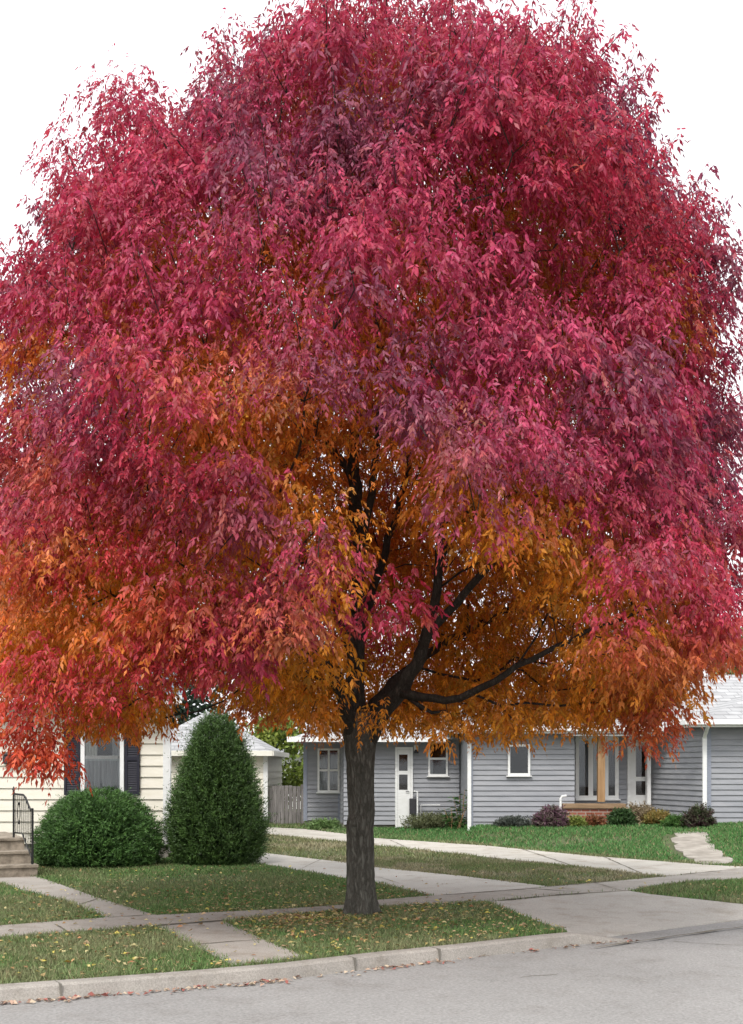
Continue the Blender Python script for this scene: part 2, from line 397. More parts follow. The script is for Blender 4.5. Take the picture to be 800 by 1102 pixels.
# flagstone path of the grey house
fm=MB()
for k,(cx,cy,wx,wy) in enumerate(((745,898.5,18,3.0),(744,905,21,4.4),(748,913,22,5),(757,920.5,21,5),(768,927.5,21,3.6))):
    pts=[]; zt=[]
    for j in range(13):
        a=2*pi*j/13; g_=GB(cx+wx*np.sign(cos(a))*abs(cos(a))**.6*(1+.05*rng.normal()),cy+wy*np.sign(sin(a))*abs(sin(a))**.6*(1+.06*rng.normal())); pts.append(g_[:2]); zt.append(g_[2]+.018+.004*k)
    fm.prism(pts,-.05,zt)
struct('stone_path',fm,M['stone'])

def inpoly(P,poly):
    x,y=P[:,0],P[:,1]; ins=np.zeros(len(P),bool); k=len(poly); j=k-1
    for i in range(k):
        xi,yi=poly[i][:2];xj,yj=poly[j][:2]
        c=((yi>y)!=(yj>y))&(x<(xj-xi)*(y-yi)/((yj-yi)+1e-12)+xi); ins^=c; j=i
    return ins
STONES=[[GB(a,b)[:2] for a,b in ((714,898),(760,897),(766,912),(790,926),(790,931),(745,929),(725,920),(712,908))]]
PAVE=STONES+[sidewalk,drive1,drive2,walk1,walk2,apron_poly]
def vnoise(P,sc,seed=0):                   # cheap value noise in the plan
    q=P[:,:2]*sc+seed*17.3; i=np.floor(q).astype(int); f=q-i; f=f*f*(3-2*f)
    h=lambda a,b:np.modf(np.abs(np.sin(a*127.1+b*311.7+seed*74.7)*43758.5453))[0]
    a,b=i[:,0],i[:,1]
    return (h(a,b)*(1-f[:,0])+h(a+1,b)*f[:,0])*(1-f[:,1])+(h(a,b+1)*(1-f[:,0])+h(a+1,b+1)*f[:,0])*f[:,1]

# grass blades: one uncountable cover
def grass_points():
    P=[]
    for d0,d1,den in ((8.5,12,5200),(12,16,3600),(16,22,1900),(22,29,900),(29,36.5,650)):
        wdt=.9*d1; n=int(wdt*(d1-d0)*den)
        p=np.stack([(rng.random(n)-.5)*wdt,d0+rng.random(n)*(d1-d0)],1); P.append(p)
    P=np.concatenate(P)
    keep=inpoly(P,ground)
    for q in PAVE: 
        jit=P+rng.normal(0,.05,P.shape); keep&=~inpoly(jit,q)
    keep&=np.hypot(P[:,0]+.13,P[:,1]-14.24)>.22
    return P[keep]
GP=grass_points()
n1=vnoise(GP,.9,1)*.5+vnoise(GP,2.7,2)*.3+vnoise(GP,7,3)*.2
# worn, thin patches under the tree and along the drives
thin=vnoise(GP,.55,5)*.6+vnoise(GP,1.9,6)*.4
GP=GP[(rng.random(len(GP))>np.clip((thin-.52)*3.2,0,.75))]
n1=vnoise(GP,.9,1)*.5+vnoise(GP,2.7,2)*.3+vnoise(GP,7,3)*.2
N=len(GP); d=GP[:,1]; gz_=bank(GP); onb=(gz_>.004)
h=(.022+.03*rng.random(N))*(1+.5*n1)+np.clip((d-20)*.0022,0,.03); wd=(.0035+.0035*rng.random(N))*np.clip(d/10,1,3.4)
az=rng.random(N)*2*pi; lean=rng.normal(0,.55,(N,2))*h[:,None]
b0=np.stack([GP[:,0]-np.cos(az)*wd,GP[:,1]-np.sin(az)*wd,gz_-.004],1); b1=np.stack([GP[:,0]+np.cos(az)*wd,GP[:,1]+np.sin(az)*wd,gz_-.004],1)
tp=np.stack([GP[:,0]+lean[:,0],GP[:,1]+lean[:,1],gz_+h],1)
V=np.stack([b0,b1,tp],1)
ca=np.array([.125,.215,.068]); cbn=np.array([.215,.235,.115]); cc=np.array([.085,.215,.062]); cs=np.array([.34,.28,.16])
t=np.clip((n1-.33)*3.2,0,1)[:,None]
Cg=ca*(1-t)+cbn*t
far=np.maximum(onb*.85,np.clip((d-27)/4,0,1)*np.clip((GP[:,0]+2)/3,0,1))[:,None]
island=(inpoly(GP,pg([(287,895),(720,940),(600,958),(280,922)])))[:,None]*.4
Cg=Cg*(1-far)+cc*far
Cg=Cg*(1-island)+np.array([.22,.205,.105])*island
lft=(np.clip((18.5-np.abs(d-20)*3)/10,0,1))[:,None]*.35*(GP[:,0]<-.5)[:,None]
Cg=Cg*(1-lft)+np.array([.10,.18,.055])*lft
pale=((vnoise(GP,1.3,12)*.6+vnoise(GP,4,13)*.4)>.56)[:,None]*(island>0)*.75
Cg=Cg*(1-pale)+np.array([.34,.30,.20])*pale
Cg*= (.5+.95*rng.random(N))[:,None]
dry=(rng.random(N)<.10)[:,None]; Cg=np.where(dry,cs*(.6+.6*rng.random((N,1))),Cg)
tag(fastmesh('grass',V.reshape(-1,3),3,M['grass'],Cg),'short lawn grass, olive by the kerb and greener by the grey house','grass',kind='stuff')

# fallen leaves: scattered over the lawns and drifted in the gutter
def litter(P,z,sz,pal,name,label):
    n=len(P); a=rng.random(n)*2*pi; L=sz*(.6+.8*rng.random(n)); W=L*(.35+.3*rng.random(n))
    u=np.stack([np.cos(a),np.sin(a),rng.normal(0,.25,n)],1); v=np.stack([-np.sin(a),np.cos(a),rng.normal(0,.35,n)],1)
    c=np.stack([P[:,0],P[:,1],z+rng.random(n)*.012],1)
    up=np.array([0,0,1])*(.25*W[:,None])
    q=np.stack([c-u*L[:,None]/2,c-v*W[:,None]/2+up,c+u*L[:,None]/2,c+v*W[:,None]/2+up],1)
    q[:,:,2]=np.maximum(q[:,:,2],(z if np.isscalar(z) else z[:,None])-.0+.002)
    pal=np.array(pal); cl=pal[rng.integers(0,len(pal),n)]*(.7+.55*rng.random((n,1)))
    return tag(fastmesh(name,q.reshape(-1,3),4,M['litter'],cl),label,'leaves',kind='stuff')
PAL=[(.50,.40,.16),(.42,.30,.13),(.48,.34,.20),(.55,.47,.24),(.33,.20,.09),(.40,.20,.10),(.50,.42,.10)]
n=8500; rr=np.abs(rng.normal(0,3.6,n)); aa=rng.random(n)*2*pi
LP=np.stack([-.8+rr*np.cos(aa)*1.25,13.8+rr*np.sin(aa)*1.2],1)
k=inpoly(LP,ground); 
on=np.zeros(len(LP),bool)
for q in PAVE: on|=inpoly(LP,q)
k&=(~on)|(rng.random(n)<.16); k&=(vnoise(LP,1.1,9)>.28)|(rng.random(n)<.4)
k&=LP[:,1]<21.2
LP=LP[k]; zz=np.where(on[k],.024,.026)
litter(LP,zz,.055,PAL,'fallen_leaves','yellow and tan fallen leaves strewn over the lawn under the tree')
GL=[]
cl_=np.array(offs(dense[1:-1],.2)); seg=np.linalg.norm(np.diff(cl_,axis=0),axis=1); cum=np.r_[0,np.cumsum(seg)]
for _ in range(4200):
    s_=rng.random()*cum[-1]
    i=min(np.searchsorted(cum,s_)-1,len(seg)-1); i=max(i,0); f=(s_-cum[i])/seg[i]; p=cl_[i]*(1-f)+cl_[i+1]*f
    if p[0]<-4.2: continue
    wgt=1.0 if p[0]<-.7 else (.25 if abs(p[0]-.35)>.35 else .9)
    if rng.random()>wgt: continue
    GL.append(p+np.array([.5,-.86])*abs(rng.normal(0,.07))+rng.normal(0,.015,2))
e_=np.array(G(640,1013,ZR)[:2])
for _ in range(110): GL.append(e_+rng.normal(0,.16,2)*np.array([1.3,.6]))
GL=np.array(GL); litter(GL,ZR+.004,.05,[(.36,.24,.18),(.46,.33,.24),(.30,.18,.13),(.50,.41,.30),(.34,.12,.10)],'leaf_drift','brown leaves drifted along the gutter below the kerb')

# ------------------------------------------------------------------ the ash tree
TB=np.array(G(388,985)); TD=TB[1]
def TP(px,py,dd=0): dpt=TD+dd; return np.array([X(px,dpt),dpt,Z(py,dpt)])
tree=thing('autumn_ash_tree',tuple(TB),'huge ash tree with crimson and orange autumn leaves on the parkway strip','tree')
main={}
def path(pts,rads,step=.16,wob=.012):
    pts=np.array(pts);L=np.r_[0,np.cumsum(np.linalg.norm(np.diff(pts,axis=0),axis=1))]; k=max(4,int(L[-1]/step)); s=np.linspace(0,L[-1],k)
    # smooth catmull-like: interpolate then average
    P=np.stack([np.interp(s,L,pts[:,i]) for i in range(3)],1); R=np.interp(s,L,rads)
    for _ in range(3): P[1:-1]=(P[:-2]+2*P[1:-1]+P[2:])/4
    P[1:-1]+=rng.normal(0,wob,P[1:-1].shape)
    return P,R
limbs=[]
trunk=path([TP(388,990),TP(388,960),TP(388,900),TP(388.5,850),TP(388,812),TP(388,790)],[.172,.159,.151,.148,.157,.165],wob=.004)
limbs.append(path([TP(388,800),TP(383,765),TP(384,700,.1),TP(385,620,.15),TP(381,520,.1),TP(386,420,.1),TP(392,300,.2),TP(388,180,.2),TP(392,70,.2)],[.14,.115,.095,.085,.075,.06,.045,.03,.012]))
limbs.append(path([TP(392,803),TP(408,772,-.1),TP(428,748,-.25),TP(442,730,-.35),TP(458,690,-.5),TP(468,645,-.6),TP(474,600,-.6),TP(488,500,-.6),TP(520,350,-.5),TP(545,200,-.3)],[.115,.095,.088,.08,.06,.052,.046,.038,.026,.012]))
limbs.append(path([TP(432,746,-.28),TP(452,752,-.5),TP(485,753,-.8),TP(520,742,-1.1),TP(548,722,-1.3),TP(580,705,-1.6),TP(640,675,-2.0),TP(720,650,-2.3)],[.062,.048,.042,.038,.034,.028,.02,.012]))
limbs.append(path([TP(383,795),TP(371,765,-.25),TP(362,728,-.5),TP(345,708,-.8),TP(310,697,-1.1),TP(265,692,-1.5),TP(200,665,-1.9),TP(120,640,-2.2)],[.10,.08,.062,.05,.045,.038,.028,.012]))
limbs.append(path([TP(384,735,.05),TP(375,680,-.2),TP(352,630,-.5),TP(318,590,-.7),TP(270,520,-.9),TP(200,420,-1.0),TP(150,300,-.8)],[.07,.06,.05,.045,.036,.024,.01]))
limbs.append(path([TP(385,690,.1),TP(400,640,.5),TP(425,560,.9),TP(450,470,1.3),TP(480,350,1.8)],[.06,.05,.042,.034,.012]))
limbs.append(path([TP(384,770,.05),TP(372,735,.5),TP(335,690,1.1),TP(270,650,1.9),TP(190,610,2.6)],[.075,.06,.05,.036,.012]))
limbs.append(path([TP(390,775,.05),TP(420,735,.6),TP(480,690,1.3),TP(560,650,2.1),TP(640,610,2.7)],[.075,.06,.05,.036,.012]))
limbs.append(path([TP(385,660,.1),TP(388,600,-.6),TP(400,530,-1.2),TP(410,430,-1.9),TP(405,300,-2.4)],[.055,.048,.04,.03,.012]))
limbs.append(path([TP(450,705,-.4),TP(478,660,-.8),TP(510,630,-1.2),TP(560,560,-1.7),TP(610,480,-2.1)],[.055,.046,.04,.03,.012]))
limbs.append(path([TP(383,520,.1),TP(350,470,0),TP(310,400,.1),TP(260,280,.2),TP(215,170,.3)],[.05,.042,.034,.022,.01]))
limbs.append(path([TP(474,600,-.6),TP(510,540,-.3),TP(570,450,0),TP(630,330,.2),TP(670,220,.2)],[.04,.035,.03,.02,.01]))
limbs.append(path([TP(440,750,-.35),TP(448,764,-.45),TP(462,773,-.55),TP(480,765,-.65)],[.035,.026,.02,.013]))

prof=[(2.1,2.6,2.0),(2.4,3.7,3.25),(2.9,4.2,4.1),(3.4,4.4,4.4),(4.1,4.5,4.3),(5.0,4.4,4.1),(5.8,4.2,3.95),(6.6,3.9,3.8),(7.2,3.4,3.65),(7.7,2.95,3.5),(8.2,2.6,3.35),(8.6,2.05,3.1),(9.0,1.7,2.75),(9.3,1.25,2.05),(9.6,.8,1.2),(9.85,.3,.3)]
pz=np.array([p[0] for p in prof]);pL=np.array([p[1] for p in prof]);pR=np.array([p[2] for p in prof])
AX=TB[0]+.02
def rad_at(dx,dy,z):
    az=np.arctan2(dy,dx); c=np.cos(az); wR=(c+1)/2
    r=np.interp(z,pz,pL)*(1-wR)+np.interp(z,pz,pR)*wR
    lob=1+.05*np.sin(3*az+1.3*z+.7)+.035*np.sin(7*az-2.1*z)+.03*np.sin(5*az+3.3*z+2)
    return r*lob
def zbot(dx,dy):
    front=np.clip((-dy-1.0)/3,0,1); return 2.2+.75*front
def proj(P):
    return 400+F*P[:,0]/P[:,1], HZ-F*(P[:,2]-CH)/P[:,1]
hole=[(345,470),(420,440),(445,540),(500,585),(600,655),(650,735),(590,800),(400,810),(352,790),(352,715),(345,640),(350,560)]
def n3(P,k,sd):
    x,y,z=P[...,0]*k+sd,P[...,1]*k+sd*1.7,P[...,2]*k+sd*.6
    return (np.sin(x+1.3*np.sin(y*.8+z))+np.sin(y*1.1-1.2*np.sin(z*.9+x*.7))+np.sin(z*1.2+1.1*np.sin(x*1.1-y)))/3
def crown_pts(target,sep,smin,smax,seed,kd0=0):
    r=np.random.default_rng(seed); out=[]
    tries=0
    while len(out)<target and tries<90000:
        tries+=1
        z=r.uniform(2.15,9.75); a=r.uniform(0,2*pi); rr=4.9*sqrt(r.random()); dx,dy=rr*cos(a),rr*sin(a)
        R=float(rad_at(np.array(dx),np.array(dy),z)); s=min(R-rr,(9.85-z)*.85,(R-rr)*2 if z<4 else 9)
        if s<smin or s>smax or z<zbot(dx,dy) or (z<3.5 and rr<.95): continue
        p=np.array([AX+dx,TD+dy,z])
        u,v=400+F*p[0]/p[1],HZ-F*(p[2]-CH)/p[1]
        if 165<u<268 and v>712: continue
        if kd0==0 and z<8.2 and n3(p,2.4,4.0)>(.22 if z>5.6 else .12): continue
        if dy<.45:
            if inpoly(np.array([[u,v]]),hole)[0]: continue
        if out and np.min(np.sum((np.array(out)-p)**2,1))<sep*sep: continue
        out.append(p)
    return out
outer=crown_pts(980,.40,.08,.62,3)
inner=crown_pts(560,.53,.62,3.4,4,1)
# stray hanging clumps that dip below the crown, as along its lower edge
extra=[TP(300,752,1.6),TP(312,762,1.5),TP(340,758,1.7),TP(300,745,.8),TP(290,738,.4),TP(430,768,1.6),TP(450,755,1.2),TP(590,745,.6),TP(620,740,.2),TP(570,735,1.2),TP(500,755,1.8),TP(35,775,-2.6),TP(36,795,-2.4),TP(20,750,-2.4),TP(700,775,-1.6),TP(690,745,-1.4),TP(715,760,-1.8),TP(655,755,-1.2),TP(485,785,-1.1),TP(555,778,-1.3),TP(540,760,-1),TP(415,775,-.9),TP(335,768,-1.3),TP(120,765,-2),TP(44,812,-2.6),TP(52,822,-2.6),TP(28,790,-2.5),TP(705,790,-1.6),TP(685,790,-1.5),TP(600,760,-1.2),TP(630,765,-.9),TP(460,770,.9),TP(400,770,1.2),TP(350,765,1.3),TP(520,760,1.2)]
pinkfront=[TP(300,640,-3.2),TP(335,655,-3.1),TP(275,670,-3.3),TP(250,690,-3.2),TP(320,620,-3.0),TP(422,655,-2.8),TP(215,715,-3.1),TP(170,722,-3.0),TP(250,712,-3.2),TP(130,735,-2.9),TP(85,735,-2.9),TP(190,690,-3.2),TP(35,720,-2.8),TP(230,672,-3.4),TP(150,700,-3.2),TP(50,750,-2.7),TP(130,100,0),TP(112,125,.2),TP(150,118,-.3),TP(135,135,.3),TP(95,160,0),TP(170,135,.2),TP(75,185,0)]
att=outer+inner+extra+pinkfront
back=[TP(540,660,2.2),TP(560,640,2),TP(520,690,2.5),TP(580,670,1.8),TP(600,640,1.5),TP(480,660,2.5),TP(460,690,2),TP(430,640,1.6),TP(500,630,1.8),TP(530,610,1.4),TP(450,720,2.6),TP(550,700,2.4),TP(500,720,2.8),TP(410,600,1.5),TP(400,560,1.8)]
n_in=len(inner)+len(back); inner=inner+back; att=outer+inner+extra+pinkfront
kind=np.array([0]*len(outer)+[1]*len(inner)+[3]*len(extra)+[4]*len(pinkfront))
# grow branches: each clump joins the nearest node (with a cost for long way to the trunk)
nodes=[];parent=[];cost=[]; nodeR={}
def addnode(p,par):
    nodes.append(np.array(p)); parent.append(par); cost.append(0 if par<0 else cost[par]+np.linalg.norm(nodes[par]-p)); return len(nodes)-1
limb_ids=[]
for (P,R) in [trunk]+limbs:
    par=-1
    if nodes:
        dd=np.linalg.norm(np.array(nodes)-P[0],axis=1); par=int(np.argmin(dd))
    ids=[]
    for i,p in enumerate(P):
        par=addnode(p,par); ids.append(par)
    limb_ids.append(ids)
nlimb=len(nodes)
order=np.argsort([np.linalg.norm(a-np.array([AX,TD,4.5])) for a in att])
tipnode={}
for oi in order:
    a=att[oi]; Nn=np.array(nodes); dd=np.linalg.norm(Nn-a,axis=1); cst=np.array(cost)
    rise=a[2]-Nn[:,2]; pen=np.where(rise<-.3,(-rise-.3)*.8,0)
    ok=np.ones(len(Nn),bool); ok[:len(trunk[0])]=False
    sc=dd+.33*cst+pen; sc[~ok]=1e9
    b=int(np.argmin(sc)); L=dd[b]; k=max(1,int(L/.28)); par=b; p0=nodes[b]
    side=rng.normal(0,.10*L/max(1,1),3)*.8
    for i in range(1,k+1):
        f=i/k; p=p0+(a-p0)*f+side*np.sin(pi*f)+np.array([0,0,.10*L*np.sin(pi*f)])
        if i<k: p=p+rng.normal(0,.025,3)
        par=addnode(p,par)
    tipnode[oi]=par
nodes=np.array(nodes); nch=[[] for _ in nodes]
for i,p in enumerate(parent):
    if p>=0: nch[p].append(i)
rad=np.zeros(len(nodes))
for i in range(len(nodes)-1,-1,-1):
    ch=nch[i]; rad[i]=.005 if not ch else sum(rad[c]**2.35 for c in ch)**(1/2.35)
bmb=MB(); done=set()
starts=[i for i in range(nlimb,len(nodes)) if not nch[i]]
for s_ in starts:
    ch=[s_]; 
    while ch[-1]>=nlimb and ch[-1] not in done:
        done.add(ch[-1]); ch.append(parent[ch[-1]])
    if len(ch)<2: continue
    pts=[nodes[c] for c in ch][::-1]; rr=[min(rad[c],.05) for c in ch][::-1]
    rr[0]=rr[1] if len(rr)>1 else rr[0]
    bmb.tube(pts,rr,k=5,cap=False)
lm=MB()
for P,R in limbs: lm.tube(list(P),list(R),k=12)
lm.build('limbs',M['barkd'],tree,smooth=True)
# trunk with buttress flare and ridged surface
tm=MB(); P,R=trunk; K=40; zs=np.linspace(-.06,2.32,60); Pt=[]
for i,z in enumerate(zs):
    c=np.array([np.interp(z,P[:,2],P[:,0]),np.interp(z,P[:,2],P[:,1])]); r0=np.interp(z,P[:,2],R)
    if z>2.15: r0*=1-.25*((z-2.15)/.17)
    for j in range(K):
        a=2*pi*j/K; fl=np.exp(-max(z,0)/.13)*(.045+.05*max(0,sin(3*a+.6))+.03*sin(5*a+2))+.012*np.exp(-((z-1.05)/.09)**2)*max(0,cos(a+1.9))**6*4
        fork=0
        if z>1.75: fork=.05*((z-1.75)/.5)*abs(cos(a))
        r=r0+fl+fork+.006*sin(9*a+2.2*z+1.5*sin(3*z))+.004*sin(17*a-3*z)+rng.normal(0,.0022)
        tm.v.append((c[0]+r*cos(a),c[1]+r*sin(a),z))
for i in range(len(zs)-1):
    for j in range(K):
        a=i*K+j;b=i*K+(j+1)%K; tm.f.append((a,b,b+K,a+K))
tm.f.append(tuple((len(zs)-1)*K+j for j in range(K)))
tm.build('trunk',M['bark'],tree,smooth=True)

# leaves: compound ash leaves, 5-9 drooping leaflets each
def nrm(a): return a/(np.linalg.norm(a,axis=-1,keepdims=True)+1e-9)
def compound(O,D,Lr,size,cols,npair,rg):
    """O origin, D horizontal-ish heading, Lr rachis length; returns quads + colours"""
    n=len(O); Q=[];C=[]
    up=np.array([0,0,1.0]); side=nrm(np.cross(D,up))
    for k in range(npair*2+1):
        f=1.0 if k==npair*2 else (.35+.6*(k//2+.3*rg.random(n))/npair)
        f=np.broadcast_to(f,(n,))
        base=O+D*(Lr*f*(1-.25*f))[:,None]-up*(Lr*(.75*f*f))[:,None]
        sg=0 if k==npair*2 else (1 if k%2 else -1)
        dr=nrm(D*.6+side*sg*.85*(.6+.7*rg.random((n,1)))-up*(.6+1.0*rg.random((n,1)))+rg.normal(0,.38,(n,3)))
        L=size*(.6+.75*rg.random(n)); W=L*(.32+.12*rg.random(n))
        wv=nrm(np.cross(dr,rg.normal(0,1,(n,3))*.7+D*.7+up*.3))
        nv=np.cross(dr,wv)
        tip=base+dr*L[:,None]-up*(L*.16)[:,None]
        mid=base+dr*(L*.45)[:,None]
        l=mid+wv*W[:,None]/2+nv*(W*.16)[:,None]; r=mid-wv*W[:,None]/2+nv*(W*.16)[:,None]
        Q.append(np.stack([base,l,tip,r],1)); C.append(cols*(.82+.36*rg.random((n,1))))
    return np.concatenate(Q),np.concatenate(C)
C_=lambda *a:np.array(a)
CRIM,MAG,PURP,SCAR=C_(.425,.027,.064),C_(.47,.052,.132),C_(.25,.060,.112),C_(.53,.042,.026)
ORAN,YELL,OLIV,RUST=C_(.63,.18,.018),C_(.80,.37,.028),C_(.44,.24,.02),C_(.43,.080,.02)
sst=lambda a,b,x:(lambda t:t*t*(3-2*t))(np.clip((x-a)/(b-a),0,1))
def leafcol(P,kd,rg,off=0.0,poff=0.0):
    """pigment of the leaves: ash turns crimson where leaves face the sun, orange to yellow in the shaded middle and underneath"""
    n=len(P); dx,dy,z=P[:,0]-AX,P[:,1]-TD,P[:,2]; R=rad_at(dx,dy,z); hr=np.hypot(dx,dy)
    s_=np.minimum(R-hr,(10.0-z)*.85); u=400+F*P[:,0]/P[:,1]
    rnd=rg.random((n,1))
    red=1-sst(.45,1.05,s_+off+.22*n3(P,1.7,2.0)+.10*rg.normal(0,1,n))
    low=np.clip((3.45-.35*(u>500)-z)/.8,0,1); left=np.clip((320-u)/200,0,1)
    red*=1-low*np.where(u>340,.85,.45)
    mid=np.clip((np.where(u<330,5.4,4.7)-z)/1.4,0,1)*sst(-.05,.45,n3(P,1.45,7.0)+1.1*off+.22*(u<330))*np.where(u>500,.2,1); red*=1-.55*mid
    if kd==4: red=np.maximum(red,.95)
    if kd==3: red=np.where(u<140,.85,np.where(u>640,.6,.12))+0*z
    red=np.clip(red+.10*rg.normal(0,1,n),0,1)[:,None]
    h1=np.clip(.5+.55*n3(P,1.1,1.0)+.35*n3(P,3.1,5.0)+.25*rg.normal(0,1,n),0,1)[:,None]
    pu=(.9*sst(.15,.6,n3(P,1.5,9.0)+poff+.1*rg.normal(0,1,n)))[:,None]
    sc=(np.clip((4.6-z)/1.6,0,1)*(.25+.75*left))[:,None]*.85
    outc=CRIM*(1-h1)+MAG*h1; outc=outc*(1-pu)+PURP*pu; outc=outc*(1-sc)+SCAR*sc
    if kd==4: sl=(np.clip((300-u)/160,0,.6)*(z<5))[:,None]; outc=(CRIM*(1-h1)+MAG*h1)*(1-sl)+SCAR*sl
    yw=np.clip((5.0-z)/1.9+.35*rg.normal(0,1,n)+.4*n3(P,1.6,3.0),0,1)[:,None]*.7
    inc=(RUST*np.clip((z-5.5)/3,0,.7)[:,None]+ORAN*(1-np.clip((z-5.5)/3,0,.7))[:,None]); inc=inc*(1-yw)+YELL*yw
    ol=(rg.random(n)<.16+.12*(u>480))[:,None]*.7; inc=inc*(1-ol)+OLIV*ol
    return (outc*red+inc*(1-red))*(.72+.5*rnd)
QQ=[];CC=[]
def clump(c,kd,rg):
    dx,dy,z=c[0]-AX,c[1]-TD,c[2]; hr=sqrt(dx*dx+dy*dy)
    rc={0:.30,1:.42,3:.25,4:.36}[kd]*(.75+.5*rg.random())
    n=int({0:100,1:112,3:60,4:100}[kd]*(.7+.6*rg.random()))
    a=rg.random(n)*2*pi; ct=1-1.5*rg.random(n)**.9; st=np.sqrt(np.clip(1-ct*ct,0,1)); rr=rc*(.3+.85*rg.random(n)**.7)
    o=c+np.stack([rr*st*np.cos(a),rr*st*np.sin(a),rr*ct*1.05],1)+rg.normal(0,.05,(n,3))
    outw=np.array([dx,dy,0])/(hr+1e-6)
    D=nrm(np.stack([np.cos(a),np.sin(a),.1+0*a],1)+outw*.4+rg.normal(0,.45,(n,3)))
    cols=leafcol(o,kd,rg,.17*rg.normal(),.25*rg.normal())
    q_,c_=compound(o,D,.10+.09*rg.random(n),.057*(.7+.6*rg.random()),cols,3,rg)
    QQ.append(q_);CC.append(c_)
rg=np.random.default_rng(21)
for c,kd in zip(att,kind): clump(c,kd,rg)
# upright sprigs that fringe the crown's outline
for c,kd in zip(att,kind):
    if kd!=0: continue
    dx,dy,z=c[0]-AX,c[1]-TD,c[2]; hr=sqrt(dx*dx+dy*dy)
    if z<5.2 : continue
    for _ in range(2 if z>7 else 1):
        L=.35+.35*rg.random(); ow=np.array([dx,dy,0])/(hr+1e-6)
        d0=nrm(ow*(.5 if z<9 else .25)+np.array([0,0,.9])+rg.normal(0,.3,3)); p0=c
        pts=[p0+d0*L*f for f in (0,.5,1)]; bmb.tube(pts,[.005,.004,.002],k=4,cap=False)
        m=7; f=np.repeat(np.linspace(.35,1.05,m),2); o=p0+d0*(L*f)[:,None]; a=np.repeat(np.arange(m)*1.57,2)+np.tile([0,pi],m)+rg.random()*3
        D=nrm(np.stack([np.cos(a),np.sin(a),.35+0*a],1)); cols=leafcol(o,0,rg)
        q_,c_=compound(o,D,.12+.05*rg.random(2*m),.062,cols,2,rg); QQ.append(q_);CC.append(c_)
bmb.build('branches',M['barkd'],tree,smooth=True)
QQ=np.concatenate(QQ);CC=np.concatenate(CC)
fastmesh('crown',QQ.reshape(-1,3),4,M['leaf'],CC,tree)
print('leaflets',len(QQ),'grass',len(GP))

# ------------------------------------------------------------------ building helpers
def siding(mb,a,b,z0,z1,lap,off=.03):
    a=np.array(a,float);b=np.array(b,float);t=(b-a)/np.linalg.norm(b-a);n=np.array([t[1],-t[0]])
    z=z0
    while z<z1-1e-4:
        zt=min(z+lap,z1); o0=n*off; 
        p=[(*(a+o0),z),(*(b+o0),z),(*(b+n*.002),zt),(*(a+n*.002),zt)]
        mb.quad(*p); mb.quad((*a,z),(*b,z),(*(b+o0),z),(*(a+o0),z)); z=zt
    return mb
def hiproof(x0,x1,y0,y1,z,rise,hl,hr,ridge=None):
    """roof slab closed below; returns MB"""
    ym=(y0+y1)/2 if ridge is None else ridge; m=MB()
    m.v=[(x0,y0,z),(x1,y0,z),(x1,y1,z),(x0,y1,z),(x0+hl,ym,z+rise),(x1-hr,ym,z+rise)]
    m.f=[(0,1,5,4),(1,2,5),(2,3,4,5),(3,0,4),(0,3,2,1)]
    return m
def rframe(mb,x0,x1,z0,z1,y,t,dep,sill=0):
    """rectangular frame on a camera-facing wall: y is the wall plane, dep how far it stands proud"""
    yf=y-dep
    mb.box(x0,x0+t,yf,y,z0,z1); mb.box(x1-t,x1,yf,y,z0,z1)
    mb.box(x0+t,x1-t,yf,y,z1-t,z1); mb.box(x0+t,x1-t,yf,y,z0,z0+t)
    if sill: mb.box(x0-.04,x1+.04,yf-.03,y,z0-sill,z0-.002)
    return mb

# ------------------------------------------------------------------ cream house on the left
CD=22.9; cx1=X(183,CD); cz0=Z(908,CD); cz1=2.92
cream=thing('cream_house',(cx1-5,CD+4,0),'cream clapboard house with black shutters behind the round bush','house')
m=MB(); lap=12.0*CD/F
siding(m,(-16,CD),(cx1-.1,CD),cz0,cz1,lap)
SK=1.75
siding(m,(cx1-.01,CD),(cx1-SK,CD+8),cz0,cz1,lap); siding(m,(cx1-SK,CD+8),(-16-SK,CD+8),cz0,cz1,lap); siding(m,(-16-SK,CD+8),(-16,CD),cz0,cz1,lap)
m.tri((cx1-.012,CD,cz1),(cx1-SK,CD+8,cz1),(cx1-SK/2,CD+4,cz1+3.0))
m.build('wall',M['cream'],cream)
MB().box(cx1-.12,cx1+.012,CD-.036,CD+.09,cz0-.02,cz1).build('corner_trim',M['white'],cream)
MB().prism([(-15.95,CD+.02),(cx1-.03,CD+.02),(cx1-SK-.03,CD+7.95),(-15.95-SK,CD+7.95)],-.1,cz0+.002).build('foundation',M['found'],cream)
r=hiproof(-16.5,cx1+.22,CD-.5,CD+8.5,cz1-.02,3.25,.01,.01)
r.v=[(x-(y-CD)/8*SK,y,z) for x,y,z in r.v]; r.build('roof',M['shing2'],cream)
MB().box(-16.3,cx1+.30,CD-.54,CD-.503,cz1-.10,cz1+.06).build('fascia',M['white'],cream)
